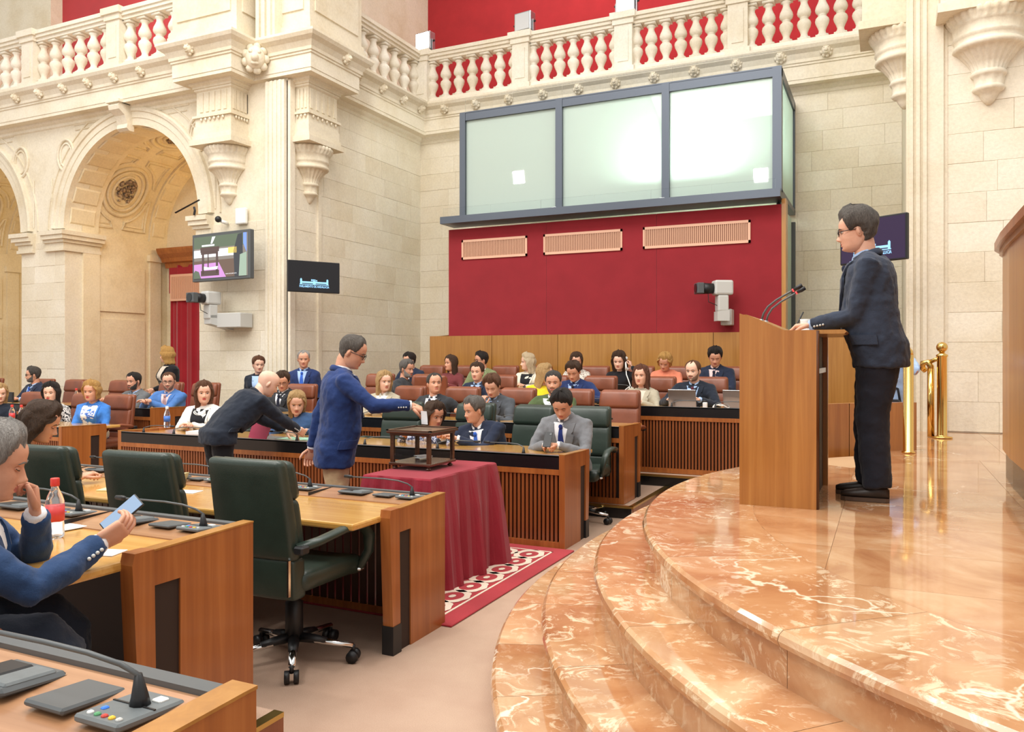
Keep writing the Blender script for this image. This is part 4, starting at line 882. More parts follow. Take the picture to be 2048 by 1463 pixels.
sheet('green_folder','green_folder',-5.35,6.38,.735,.4,.24,.1,'pale green folder on the front row desk by the bending man',.008,'folder')
sheet('dark_folder','grey_dark',-5.72,6.36,.735,.34,.22,-.1,'dark folder on the front row desk under the pink one',.006,'folder')
x=MB().prism([(0,0),(.2,-.03),(.26,.10),(.06,.16)],0,.012,'y').obj('pink_folder','pink_folder',None,(-5.78,6.12,.76),.1); tag(x,'pink folder held up between the bending man and the desk','folder')
def laptop(x,y,z,rz,label,closed=False):
    o=empty('laptop',label,'laptop',(x,y,z),rz); MB().rbox(-.16,.16,-.11,.11,0,.014,.005,1).obj('keyboard_base','alu',o)
    if closed: MB().rbox(-.16,.16,-.11,.11,.014,.022,.004,1).obj('screen_lid','alu',o); return o
    l=MB().rbox(-.16,.16,.0,.008,0,.21,.003,1); l.xf(Matrix.Translation((0,-.11,.012))@Matrix.Rotation(R(14),4,'X')); l.obj('screen_lid','alu',o)
    return o
laptop(-2.14,9.32,.972,R(0),'silver laptop open on the third row desk before the man in the purple tie')
laptop(-1.52,9.4,.972,R(-6),'silver laptop open at the edge of the podium on the third row desk')
laptop(-1.5,.66,.966,R(188),'closed silver laptop on the near desk at the bottom left corner',True)
def cable(pts,r,mat,nm,label): return tag(MB().tube(pts,r,6).obj(nm,mat,smooth=True),label,'cable')
cable([(-1.72+.09*math.cos(t),9.3+.05*math.sin(t),.985+.012*math.sin(3*t)+.03*abs(math.sin(t))) for t in np.linspace(0,9,50)],.006,'white_plastic','charger_cable','coiled white charger cable between the two laptops')
b=empty('charger','white plug on the third row desk beside the open laptop','charger',(-1.9,9.3,.972)); MB().rbox(-.025,.025,-.02,.02,0,.07,.006,1).obj('plug_body','white_plastic',b); MB().box(-.01,.01,-.005,.005,.07,.085).obj('pin','alu',b)
for x_,l_ in ((-2.3,'small white handset cradle on the back desk by the man in the dark suit'),(-3.25,'white telephone base on the back desk below the woman on the phone'),(-2.85,'white plug on the back desk before the orange blouse')):
    b=empty('desk_plug',l_,'plug',(x_,10.85,1.092)); MB().rbox(-.03,.03,-.03,.03,0,.035,.008,1).obj('plug_body','white_plastic',b); MB().rbox(-.02,.02,-.02,.02,.03,.06,.006,1).obj('plug_top','white_plastic',b)
b=empty('tablet','black tablet standing on the rear left desk before the man looking left','tablet',(-12.55,8.0,.86)); MB().rbox(-.2,.2,0,.02,0,.16,.005,1).obj('case','black_plastic',b); MB().box(-.18,.18,-.002,0,.015,.145).obj('display','black_lam',b)
# ---------------------------------------------------------------- people
def mk_fabric(name,c,rough=.9,var=.12,pat=None):
    if name in M: return name
    n=N(name,rough,0,.2); co=n.coord(); c=lin(c); a=n.noise(co,9,4,.6); f=n.noise(co,320,2)
    cc=n.ramp(a,[(.3,tuple(x*(1-var) for x in c[:3])+(1,)),(.7,tuple(min(1,x*(1+var)) for x in c[:3])+(1,))])
    if pat:
        kind,c2,s=pat
        p=n.noise(co,s,5 if kind=='floral' else 2,.7 if kind=='floral' else .5,1.5 if kind=='floral' else 0)
        cc=n.mix(n.ramp(p,[(.5,(0,0,0)),(.56,(255,255,255))]),cc,lin(c2))
    n.col(n.mix(.25,cc,n.ramp(f,[(.3,(190,190,190)),(.7,(255,255,255))]),'MULTIPLY')); n.b.inputs['Sheen Weight'].default_value=.12
    n.bump(n.noise(co,26,4,.6),.35,.012); M[name]=n.m; return name
def mk_skin(name,c):
    n=N(name,.5,0,.35); co=n.coord(); c=lin(c); a=n.noise(co,14,4,.6)
    n.col(n.ramp(a,[(.3,(c[0]*.93,c[1]*.86,c[2]*.84,1)),(.7,(min(1,c[0]*1.05),c[1]*1.06,c[2]*1.06,1))]))
    n.b.inputs['Subsurface Weight'].default_value=.12; n.b.inputs['Subsurface Radius'].default_value=(.02,.008,.005); n.b.inputs['Subsurface Scale'].default_value=.4
    n.bump(n.noise(co,180,3),.12,.002); M[name]=n.m
mk_skin('skin_a',(226,176,150)); mk_skin('skin_b',(214,160,132)); mk_skin('skin_c',(232,188,164)); mk_skin('skin_d',(200,144,116)); mk_skin('skin_lip',(190,112,100)); mk_skin('lipstick',(190,70,72))
def mk_hair(name,c,c2):
    n=N(name,.55,0,.4); co=n.coord((48,48,12)); f=n.noise(co,2.2,6,.7,1.6)
    n.col(n.ramp(f,[(.3,c),(.7,c2)])); n.bump(f,1.0,.02); M[name]=n.m
for nm,a,b in (('hair_black',(24,20,19),(50,42,38)),('hair_brown',(52,36,26),(92,66,46)),('hair_chestnut',(80,50,34),(126,84,56)),('hair_grey',(74,70,66),(138,132,126)),('hair_silver',(126,120,114),(196,190,184)),('hair_blonde',(166,124,76),(222,186,130)),('hair_gold',(178,128,64),(226,178,104)),('hair_pale',(196,168,126),(238,220,188)),('hair_dkgrey',(46,43,41),(100,95,90)),('hair_pepper',(64,58,53),(128,120,112)),('hair_stubble',(146,112,94),(176,140,118)),('hair_auburn',(70,40,30),(140,88,62))): mk_hair(nm,a,b)
mk_plain('spectacles',(40,34,32),.3)
HZ=np.array([0,.008,.018,.03,.045,.06,.075,.09,.105,.12,.135,.15,.165,.18,.195,.208,.219,.227,.231])
HF=np.array([.040,.066,.080,.083,.084,.086,.086,.085,.083,.082,.087,.089,.088,.083,.073,.060,.043,.023,.002])
HB=np.array([.010,.012,.016,.03,.048,.064,.077,.087,.094,.100,.104,.105,.103,.098,.088,.074,.055,.031,.002])
HW=np.array([.028,.042,.050,.056,.061,.065,.069,.072,.0745,.0765,.078,.0785,.078,.075,.068,.058,.043,.023,.002])
def gs(x,s): return np.exp(-(x/s)**2)
def head_pt(phi,z,ex=0.0,wid=1.0,feat=True,jaw=1.0):
    """phi 0 = front, positive towards the person's right; arrays allowed"""
    F=np.interp(z,HZ,HF);B=np.interp(z,HZ,HB);W=np.interp(z,HZ,HW)*wid*(1+(jaw-1)*np.clip((.085-z)/.05,0,1))
    c,s=np.cos(phi),np.sin(phi)
    x=(W+ex)*np.sign(s)*np.abs(s)**.88
    y=np.where(c>=0,(F+ex)*np.abs(c)**.78,-(B+ex)*np.abs(c)**.9)
    if feat:
        ax=np.abs(x); fr=(c>0)
        A=np.interp(z,[.064,.072,.078,.084,.092,.106,.120,.132],[0,.015,.023,.025,.019,.013,.006,0]); sg=np.interp(z,[.064,.074,.084,.10,.13],[.019,.017,.012,.0085,.009])
        d=A*gs(x,sg)+.004*gs(ax-.016,.006)*gs(z-.075,.006)
        d=d-.0105*gs(ax-.031,.015)*gs(z-.1165,.0095)+.005*gs(ax-.028,.024)*gs(z-.135,.006)
        d=d+.0055*gs(x,.021)*(gs(z-.0545,.0045)+1.1*gs(z-.0435,.0055))-.004*gs(x,.024)*gs(z-.0492,.0022)-.004*gs(x,.02)*gs(z-.033,.005)
        d=d+.006*gs(x,.019)*gs(z-.017,.011)+.004*gs(ax-.046,.018)*gs(z-.086,.018)
        y=y+np.where(fr,d,0)
    return x,y,z
def head_grid(m=44,n=52):
    # denser rows in the face, denser columns at the front
    z=np.concatenate([np.linspace(0,.03,6)[:-1],np.linspace(.03,.14,28)[:-1],np.linspace(.14,.231,12)])
    u=np.linspace(-1,1,n,endpoint=False); phi=PI*(u*.62+.38*u**3)
    return np.meshgrid(z,phi,indexing='ij')
HGZ,HGP=head_grid()
def head_mesh(mb,T,skin=0,eyes=True,wid=1.0,jaw=1.0,eyecol=3):
    x,y,z=head_pt(HGP,HGZ,0,wid,True,jaw); m,n=x.shape
    vs=[T@Vector((x[i,j],y[i,j],z[i,j])) for i in range(m) for j in range(n)]
    fl=[];fs=[]
    for i in range(m-1):
        for j in range(n):
            k=(j+1)%n; f=(i*n+j,i*n+k,(i+1)*n+k,(i+1)*n+j)
            xc,zc,yc=x[i,j],z[i,j],y[i,j]
            (fl if abs(xc)<.021*(1-((zc-.049)/.014)**2 if abs(zc-.049)<.014 else 0) and .0385<zc<.059 and yc>0 else fs).append(f)
    fs+=[tuple(range(n))[::-1],tuple((m-1)*n+j for j in range(n))]
    mb.add(vs,fs,skin); b=len(mb.v)-len(vs); mb.f+=[tuple(b+i for i in f) for f in fl]; mb.m+=[1]*len(fl)
    for s in (-1,1):
        q=MB(); q.ball((0,0,0),(.010,.017,.030),8,8); q.ball((s*.006,.004,.002),(.007,.010,.020),8,6)
        q.xf(T@Matrix.Translation((s*.0755*wid,-.012,.104))@Matrix.Rotation(R(-s*22),4,'Z')@Matrix.Rotation(R(-10),4,'X')); mb.add(q.v,q.f,skin)
        if eyes:
            q=MB(); q.ball((0,0,0),(.0135,.010,.0058),10,8); q.xf(T@Matrix.Translation((s*.0312,.0715,.1163))); mb.add(q.v,q.f,2)
            q=MB(); q.ball((0,0,0),(.0066,.0045,.0066),8,6); q.xf(T@Matrix.Translation((s*.0305,.0795,.1160))); mb.add(q.v,q.f,3)
            q=MB(); q.ball((0,0,0),(.0165,.0105,.0045),10,6); q.xf(T@Matrix.Translation((s*.0312,.0715,.1232))); mb.add(q.v,q.f,skin)
            q=MB(); q.tube([(-.0145,.0035,-.001),(-.007,.0085,.0025),(0,.0105,.0035),(.007,.0085,.0025),(.0145,.0035,-.001)],.0013,5); q.xf(T@Matrix.Translation((s*.0312,.0715,.1188))); mb.add(q.v,q.f,3)
        else:
            q=MB(); q.ball((0,0,0),(.0155,.0115,.0085),10,8); q.xf(T@Matrix.Translation((s*.0312,.0705,.1163))); mb.add(q.v,q.f,skin)
            q=MB(); q.tube([(-.0150,.002,.001),(-.008,.0095,-.0035),(0,.0115,-.005),(.008,.0095,-.0035),(.0150,.002,.001)],.0014,5); q.xf(T@Matrix.Translation((s*.0312,.0705,.1155))); mb.add(q.v,q.f,3)
def hair_shell(T,style,thick,wid,vol=0,seed=0,recede=0.0):
    z,p=HGZ,HGP; ap=np.abs(p); d=np.degrees(ap)
    hl=np.interp(d,[0,20,38,52,62,74,84,98,112,130,180],[.189+recede*.3,.190+recede*.55,.187+recede*.8,.172+recede*.4,.150,.114,.118,.130,.075,.046,.036])
    if style=='bald': hl=hl+.2
    if style=='beard':
        k=gs(d*0,1)*((z<np.interp(d,[0,14,26,45,70,84],[.036,.040,.052,.060,.085,.12]))|((z<.068)&(z>.058)&(d<22)))*(d<88)
        th=np.where(k,.0035,-.004)
    else:
        hl=hl+.006*np.sin(p*5+seed)+.004*np.sin(p*13+seed*2)
        s=np.clip((z-hl)/np.interp(d,[0,45,75,180],[.042,.036,.02,.02]),-1,1); s=np.where(s>0,s*s*(3-2*s),s)
        r_=np.random.default_rng(seed); top=np.clip((z-.13)/.08,0,1)
        nz=sum(np.sin(p*f+ph+z*g)*a for f,ph,g,a in zip(r_.integers(3,17,6),r_.uniform(0,6,6),r_.uniform(20,110,6),[.3,.28,.25,.22,.2,.2]))
        fr=np.exp(-((d)/50)**2)*np.clip((z-.175)/.03,0,1)
        th=np.where(s>0,s*(thick+top*vol+fr*vol*.6+nz*(thick*.22+vol*.12)),-.004)
    x,y,zz=head_pt(p,z,0,wid,False); L_=np.sqrt(x**2+(y+.01)**2+(z-.12)**2)+1e-6; tz=(z-.12)/L_*np.where(z>.15,1,.3)
    m,n=x.shape
    x2=x+th*x/L_*1.05; y2=y+th*(y+.01)/L_; z2=z+th*tz
    mb=MB(); vs=[T@Vector((x2[i,j],y2[i,j],z2[i,j])) for i in range(m) for j in range(n)]; fs=[]
    for i in range(m-1):
        for j in range(n):
            k=(j+1)%n
            if max(th[i,j],th[i,k],th[i+1,j],th[i+1,k])>0: fs.append((i*n+j,i*n+k,(i+1)*n+k,(i+1)*n+j))
    if style!='beard' and style!='bald': fs.append(tuple((m-1)*n+j for j in range(n)))
    used=sorted({i for f in fs for i in f}); mp={u:i for i,u in enumerate(used)}
    mb.add([vs[u] for u in used],[tuple(mp[i] for i in f) for f in fs]); return mb
def hair_curtain(mb,T,length,wid,vol,wavy,seed,open_deg=62,Tn=None):
    """hanging hair: from the crown down the back and sides; length below the chin (m)"""
    r_=np.random.default_rng(seed); nz,nphi=16,36; out=[];inn=[]
    f1,f2=r_.uniform(9,13),r_.uniform(17,23); p1=r_.uniform(0,6)
    for i in range(nz):
        t=i/(nz-1); z=.19-t*(.19+length)
        od=np.interp(z,[-.2,-.02,.06,.13,.16,.19],[92,80,74,open_deg+8,open_deg-10,36]); ro=[];ri=[]
        for j in range(nphi+1):
            ph=R(od)+(2*PI-2*R(od))*j/nphi; zc=max(z,.07)
            x,y,_=head_pt(np.array(ph),np.array(zc),0,wid,False); x=float(x);y=float(y); rr=math.hypot(x,y)
            if z<.07: y-= .006+.02*min(1,(.07-z)/.15)
            wv=wavy*(math.sin(f1*ph+p1+wavy*900*z*.3)*.6+math.sin(f2*ph+40*z)*.4); e=.011+vol*math.sin(PI*min(.8,.06+t*1.1))+wv*min(1,t*4)
            e*= 1 if i<nz-1 else .55
            ro.append(T@Vector((x*(1+e/rr),y*(1+e/rr),z+wavy*.4*math.sin(7*ph)*t))); k=-.006 if z>.02 else -.03; ri.append(T@Vector((x*(1+k/rr),y*(1+k/rr),z)))
        out.append(ro);inn.append(ri)
    mb.grid(out); mb.grid([r[::-1] for r in inn])
    mb.grid([[out[i][0] for i in range(nz)],[inn[i][0] for i in range(nz)]]); mb.grid([[out[i][-1] for i in range(nz)],[inn[i][-1] for i in range(nz)]]); mb.grid([out[-1],inn[-1]])
    return mb
def hand_mesh(mb,W,dirv,palm,side,curl=.5,grip=0,sc=1.0,mi=0,spread=0.06):
    """W wrist, dirv towards the fingers, palm = palm normal; side +1 = right hand"""
    f=Vector(dirv).normalized(); p=Vector(palm); p=(p-f*p.dot(f)).normalized(); x=f.cross(p)*side  # x towards the thumb side
    x=-x
    Mx=Matrix(((x.x,f.x,-p.x,W[0]),(x.y,f.y,-p.y,W[1]),(x.z,f.z,-p.z,W[2]),(0,0,0,1)))@Matrix.Scale(sc,4)
    q=MB(); q.rbox(-.040,.038,.005,.092,-.014,.014,.013,2,{'y':2}); q.tube([(0,-.018,0),(0,.0,0),(0,.03,0)],[(.023,.019),(.027,.019),(.034,.016)],8)
    for k,(fx,L_) in enumerate(((.029,.072),(.010,.080),(-.010,.074),(-.029,.058))):
        a=0;pt=Vector((fx,.086,0)); pts=[Vector((fx*.9,.06,0)),pt]; c=curl*(1+.12*k)
        for seg,fr in enumerate((.46,.30,.24)):
            a-=c*(.9,1.1,.8)[seg]; d=Vector((fx*spread*6*(1-curl*.5),math.cos(a),math.sin(a))); d.normalize(); pt=pt+d*L_*fr; pts.append(pt)
        q.tube(pts,[.0085,.0088,.0080,.0073,.0058],6)
    a=.7-grip*.5; t0=Vector((.030,.022,-.004)); t1=t0+Vector((.034*math.sin(a+.3),.034*math.cos(a),-.010)); t2=t1+Vector((.026*math.sin(a-.2-grip*.5),.028,-.008-.012*grip)); t3=t2+Vector((.014*math.sin(a-.5-grip),.022,-.006-.012*grip))
    q.tube([t0,t1,t2,t3],[.013,.0115,.0095,.0065],8)
    q.xf(Mx); mb.add(q.v,q.f,mi)
def ik(S,Wt,a,b,hint):
    S=Vector(S);Wt=Vector(Wt); d=Wt-S; L=d.length; mx=(a+b)*.995
    if L>mx: Wt=S+d*mx/L; d=Wt-S; L=mx
    if L<abs(a-b)+.05: L=abs(a-b)+.05
    u=d.normalized(); h=Vector(hint); h=(h-u*h.dot(u)).normalized()
    ca=max(-1,min(1,(a*a+L*L-b*b)/(2*a*L))); E=S+u*a*ca+h*a*math.sqrt(1-ca*ca); return E,Wt
wt=bpy.data.textures.new('cloth_folds','CLOUDS'); wt.noise_scale=.11; wt.noise_depth=3; wt2=bpy.data.textures.new('cloth_creases','CLOUDS'); wt2.noise_scale=.042; wt2.noise_depth=2
def clothmod(o,vox,smooth=5,disp=.012):
    m=o.modifiers.new('remesh','REMESH'); m.mode='VOXEL'; m.voxel_size=vox; m.use_smooth_shade=True
    m=o.modifiers.new('smooth','SMOOTH'); m.factor=.5; m.iterations=smooth
    if disp: m=o.modifiers.new('folds','DISPLACE'); m.texture=wt; m.strength=disp*2.2; m.mid_level=.5; m.texture_coords='LOCAL'; m=o.modifiers.new('creases','DISPLACE'); m.texture=wt2; m.strength=disp*.9; m.mid_level=.5; m.texture_coords='LOCAL'
MT=[-.30,-.18,-.05,.12,.35,.6,.78,.90,.96,1.02,1.08]
MWd=[.192,.190,.186,.172,.166,.186,.196,.172,.120,.078,.062]
MFr=[.125,.125,.125,.122,.125,.132,.122,.095,.074,.060,.052]
MBk=[.135,.140,.140,.118,.108,.124,.130,.115,.094,.074,.060]
def person(label,head,heading,pose='sit',z0=0,lean=8,side=0,twist=0,yaw=0,pitch=4,roll=0,w=1.0,belly=0.0,fem=False,
           top='navy',topkind='jacket',shirt='white_shirt',tie=None,legs='dark_trousers',rh=None,lh=None,rdir=None,ldir=None,rpalm=None,lpalm=None,rcurl=.5,lcurl=.5,rgrip=0,lgrip=0,rel=None,lel=None,
           hair='short',hcol='hair_brown',hth=.010,hvol=.012,hlen=.1,wavy=.004,recede=0,beard=None,glasses=False,skin='skin_a',eyes=True,vox=.018,hw=1.0,jaw=1.0,hs=1.04,
           vee=.42,desk=.73,knees=None,feet=None,lipm='skin_lip',neck=.055,shoe='shoe',legk=None,legw=1.06,buttons=False,rhw=None,lhw=None,shoulders=1.0,pelz=None,group=None):
    ln,sd,tw=R(lean),R(side),R(twist)
    Rb=(Matrix.Rotation(tw,3,'Z')@Matrix.Rotation(sd,3,'Y')@Matrix.Rotation(-ln,3,'X'))
    Rh=(Matrix.Rotation(R(yaw),3,'Z')@Matrix.Rotation(-R(pitch),3,'X')@Matrix.Rotation(R(roll),3,'Y'))
    nl=Vector((0,math.sin(ln*.6+R(10)),math.cos(ln*.6+R(10)))); nl=Matrix.Rotation(tw,3,'Z')@Matrix.Rotation(sd*.6,3,'Y')@nl
    ht=head[2]-z0
    up=(nl*neck).z+(Rh@Vector((0,.02,.222*hs))).z; sz=(Rb@Vector((0,0,1))).z
    if pose=='sit':
        pz=.58 if pelz is None else pelz; L=(ht-up-pz)/sz; L2=min(max(L,.40),.57); pz+= (L-L2)*sz; L=L2
    else:
        tot=ht; k=tot/1.72 if legk is None else legk; pz=.90*k; L=(ht-up-pz)/sz
        if lean>25: L=.47; pz=ht-up-L*sz
    P=Vector((0,0,pz)); Nk=P+Rb@Vector((0,0,L)); Pv=Nk+nl*neck
    Th=Matrix.Translation(Pv)@Rh.to_4x4()@Matrix.Scale(hs,4)@Matrix.Translation((0,.022,-.012))
    hc=Th@Vector((0,0,.13)); rzm=Matrix.Rotation(R(heading),3,'Z'); o2=rzm@Vector((hc.x,hc.y,0))
    root=empty('person',label,'person',(head[0]-o2.x,head[1]-o2.y,z0),R(heading),group)
    sw=(.158 if fem else .176)*w*shoulders
    # rings of the torso
    def ring(t,f=1.0,e=0.0):
        W_=np.interp(t,MT,MWd)*w*(.9 if fem else 1); F_=np.interp(t,MT,MFr)*(1+.5*(w-1)); B_=np.interp(t,MT,MBk)*(1+.5*(w-1))
        if fem: F_+=.038*math.exp(-((t-.66)/.13)**2); W_*=1-.10*math.exp(-((t-.3)/.2)**2); F_-=.012*math.exp(-((t-.3)/.2)**2)
        bl=belly*math.exp(-((t-.22)/.28)**2); F_+=bl; W_+=bl*.55
        return W_*f+e,F_*f+e,B_*f+e
    def C(t):
        q=min(1,max(0,t)); return P+Rb@Vector((0,0,L*t)) if t>0 else P+Vector((0,0,L*t))*1.0
    def Rt(t): return Rb if t>.15 else Matrix.Rotation(tw*max(0,t)/.15,3,'Z')
    def loft(mb,ts,f=1.0,e=0.0,seg=28):
        Pp=[]
        for t in ts:
            W_,F_,B_=ring(t,f,e); c=C(t); Rm=Rt(t); row=[]
            for i in range(seg):
                a=2*PI*i/seg; s_,c_=math.sin(a),math.cos(a); ex=.85
                row.append(c+Rm@Vector((W_*math.copysign(abs(s_)**ex,s_),(F_ if c_>0 else B_)*math.copysign(abs(c_)**ex,c_),0)))
            Pp.append(row)
        mb.grid(Pp,0,True); b=len(mb.v)-len(ts)*seg; mb.f+=[tuple(b+i for i in range(seg))[::-1],tuple(b+(len(ts)-1)*seg+i for i in range(seg))]; mb.m+=[0,0]
    def surf(t,x,off=0.0,e=.012):
        W_,F_,B_=ring(t,1,e); u=min(.98,abs(x)/W_); y=F_*(1-u**2.35)**(1/2.35); return C(t)+Rt(t)@Vector((x,y+off,0))
    # arms
    arms={}
    Wi=(Matrix.Translation(root.location)@Matrix.Rotation(root.rotation_euler.z,4,'Z')).inverted()
    if rhw: rh=Wi@Vector(rhw)
    if lhw: lh=Wi@Vector(lhw)
    dz=desk+.045
    for s,nm in ((1,'r'),(-1,'l')):
        S=C(.86)+Rb@Vector((s*sw,-.012,0)); S2=C(.90)+Rb@Vector((s*sw*.5,-.012,0))
        tgt=rh if s>0 else lh
        if tgt is None:
            if pose=='sit': tgt=(Nk.x+s*.07,Nk.y+.30 if lean>-5 else Nk.y+.2,dz); 
            else: tgt=(S.x+s*.06,S.y+.02,S.z-.52)
        hint=(rel if s>0 else lel) or ((s*.9,-.35,-.7) if pose=='sit' else (s*.3,-1,-.1))
        E,Wt=ik(S,tgt,.295*(.95 if fem else 1),.255*(.95 if fem else 1),hint); arms[s]=(S2,S,E,Wt)
    # body: one mesh (torso, neck, head, arms, hands, legs)
    B=MB(); loft(B,[-.1,.1,.35,.6,.78,.9,.97],.86)
    B.tube([C(.9),Nk-Rb@Vector((0,.004,.0)),Pv+Rh@Vector((0,-.012,.03)),Pv+Rh@Vector((0,-.01,.07))],[(.075,.07),(.060*(.86 if fem else 1),.060*(.86 if fem else 1)),(.056*(.84 if fem else 1),.058*(.86 if fem else 1)),(.052,.055)],16)
    head_mesh(B,Th,0,eyes,hw,jaw)
    for s in (1,-1):
        S2,S,E,Wt=arms[s]; B.tube([S,E,Wt],[.042,.036,.026],8)
        d=(rdir if s>0 else ldir) or (Wt-E); pl=(rpalm if s>0 else lpalm) or (Vector((0,0,-1)) if pose=='sit' else Vector((-s,.2,0)))
        hand_mesh(B,Wt+(Wt-E).normalized()*.012,d,pl,s,rcurl if s>0 else lcurl,rgrip if s>0 else lgrip,(.92 if fem else 1.02))
    hips=[P+Vector((s*.09,.0,-.02)) for s in (1,-1)]
    if pose=='sit':
        kn=knees or [P+Vector((s*.12,.40,-.02)) for s in (1,-1)]; ft=feet or [Vector((s*.13,P.y+.40,.09)) for s in (1,-1)]
    else:
        ft=feet or [Vector((s*.10,-.02,.09)) for s in (1,-1)]; kn=knees or [(h+Vector(f_))*.5+Vector((0,.03,0)) for h,f_ in zip(hips,ft)]
    kn=[Vector(k) for k in kn]; ft=[Vector(f_) for f_ in ft]
    for h,k_,f_ in zip(hips,kn,ft): B.tube([h,(h+k_)*.5,k_+Vector((0,-.02,-.01)),(k_+f_)*.5,f_,f_+Vector((0,.08,-.05))],[.05,.042,.026,.026,.024,.022],8)
    body=B.obj('body',[skin,lipm,'eye_white','iris'],root,smooth=True)
    # garments
    G=MB(); low={'sit':-.12,'stand':-.27}[pose]
    if topkind in('blouse','shirt'): low=-.08
    e=.012 if topkind in('jacket','cardigan') else .006
    ts=[low,low+.08,.0,.12,.25,.4,.6,.72,.82,.90,.955,.985]
    loft(G,ts,1,e)
    for s in (1,-1):
        S2,S,E,Wt=arms[s]; k=(.9 if fem else 1.0)*(1 if topkind in('jacket','cardigan') else .9)
        G.tube([S2,S,S+(E-S)*.45,E,E+(Wt-E)*.5,Wt+(Wt-E)*.02],[.062*k,.074*k,.063*k,.057*k,.052*k,.043*k],14)
        G.tube([C(.955),C(.91)+Rb@Vector((s*sw*.55,-.012,.008)),S],[.066*k,.060*k,.062*k],12)
    g=G.obj({'jacket':'jacket','cardigan':'cardigan','blouse':'blouse','shirt':'shirt'}[topkind],top,root,smooth=True); clothmod(g,vox)
    def patch(nm,mat,t0,t1,xl,xr,off,nt=14,nx=8,th=.012):
        q=MB();Fr=[];Bk=[]
        for i in range(nt+1):
            t=t0+(t1-t0)*i/nt; a,b=xl(t),xr(t)
            Fr.append([surf(t,a+(b-a)*j/nx,off) for j in range(nx+1)]); Bk.append([surf(t,a+(b-a)*j/nx,off-th) for j in range(nx+1)])
        q.grid(Fr); q.grid(Bk); q.grid([[r[0] for r in Fr],[r[0] for r in Bk]]); q.grid([[r[-1] for r in Fr],[r[-1] for r in Bk]]); q.grid([Fr[0],Bk[0]]); q.grid([Fr[-1],Bk[-1]])
        return q.obj(nm,mat,root,smooth=True)
    if topkind in('jacket','cardigan') and shirt:
        t0=vee; vx=lambda t: max(.001,(.072 if topkind=='jacket' else .10)*max(0,(t-t0)/(.96-t0))**(.75 if topkind=='jacket' else .3))
        patch('shirt_front' if not fem else 'blouse_front',shirt,t0,.97,lambda t:-vx(t)-.006,lambda t:vx(t)+.006,.004)
        lw=.068 if topkind=='jacket' else .02
        for s in (1,-1):
            def inner(t,s=s): return s*vx(t)
            def outer(t,s=s):
                u=(t-t0)/(.955-t0); wd=lw*min(1,.12+u*1.9)*(1 if u<.72 else (.62 if u<.80 else .8)); return s*(vx(t)+wd)
            patch('lapel',top,t0-.02,.955,(lambda t:min(inner(max(t,t0)),outer(max(t,t0)))),(lambda t:max(inner(max(t,t0)),outer(max(t,t0)))),.016,16,3,.014)
        # jacket collar round the back of the neck
        q=MB(); pts=[]
        for a in np.linspace(-PI*.80,PI*.80,17):
            pts.append(C(.985)+Rb@Vector((.083*math.sin(a)*(.9 if fem else 1),-.006-.078*math.cos(a),.008+.020*math.cos(a))))
        q.tube(pts,[(.014,.024)]*17,8); q.obj('collar',top,root,smooth=True)
    if tie:
        tw_=lambda t: .014+.024*max(0,min(1,(.90-t)/.5))
        patch('tie',tie,max(vee-.02,.30),.905,lambda t:-tw_(t),lambda t:tw_(t),.012,12,4,.012)
        q=MB(); q.ball(surf(.915,0,.018),(.020,.014,.022),10,8); q.obj('tie_knot',tie,root,smooth=True)
    if shirt and (not fem or topkind=='jacket' and shirt.startswith('white')):
        q=MB(); c0=C(.985); kf=.9 if fem else 1; rows=[]
        for sgn in (1,-1):
            G4=[[],[],[],[]]
            for a in np.linspace(0,2.86,13):
                fr=(a/2.86)**3
                for k,(r_,zz) in enumerate(((.057,.046-.030*fr),(.060,.048-.030*fr),(.073,.012-.030*fr-.022*max(0,fr-.45)),(.070,.010-.030*fr-.022*max(0,fr-.45)))):
                    G4[k].append(c0+Rb@Vector((sgn*r_*math.sin(a)*kf,.004-(r_+.002+(.012*fr if k>1 else .006*fr))*math.cos(a),zz)))
            q.grid(G4)
            i_=[g[-1] for g in G4]; e_=[p+Rb@Vector((sgn*.026,.002,-.030)) for p in (G4[2][-1],G4[3][-1])]; m_=[g[-4] for g in G4]
            q.add([G4[2][-1],G4[2][-4],e_[0],G4[3][-1],G4[3][-4],e_[1]],[(0,1,2),(5,4,3),(0,2,5,3),(1,4,5,2)])
        q.obj('shirt_collar',shirt,root,smooth=False)
        if topkind=='jacket':
            for s in (1,-1): S2,S,E,Wt=arms[s]; d=(Wt-E).normalized(); MB().tube([Wt-d*.03,Wt+d*.010,Wt+d*.018],[.034,.035,.033],12).obj('shirt_cuff',shirt,root,smooth=True)
    if buttons:
        q=MB()
        for s in (1,-1):
            S2,S,E,Wt=arms[s]; d=(Wt-E).normalized(); side_=Vector((s*1.0,-.15,-.25)); side_=(side_-d*side_.dot(d)).normalized()
            for k in range(4): q.ball(Wt-d*(.025+.018*k)+side_*.047,.0065,8,6)
        q.obj('cuff_button','grey_light',root,smooth=True)
    if buttons:
        for sgn in (1,-1):
            q=MB(); Fr=[];Bk=[]
            for t in np.linspace(-.02,.09,4):
                W_,F_,B_=ring(t,1,.012); r1=[];r2=[]
                for a in np.linspace(R(38),R(88),8):
                    d0=Vector((sgn*W_*math.sin(a)**.85,F_*max(0,math.cos(a))**.85,0)); n0=d0.normalized(); r1.append(C(t)+Rt(t)@(d0+n0*.012)); r2.append(C(t)+Rt(t)@(d0-n0*.004))
                Fr.append(r1);Bk.append(r2)
            q.grid(Fr); q.grid(Bk); q.grid([Fr[0],Bk[0]]); q.grid([Fr[-1],Bk[-1]]); q.grid([[r[0] for r in Fr],[r[0] for r in Bk]]); q.grid([[r[-1] for r in Fr],[r[-1] for r in Bk]])
            q.obj('pocket_flap',top,root)
    Tm=MB(); loft(Tm,[-.22,-.12,0,.10],.93,0)
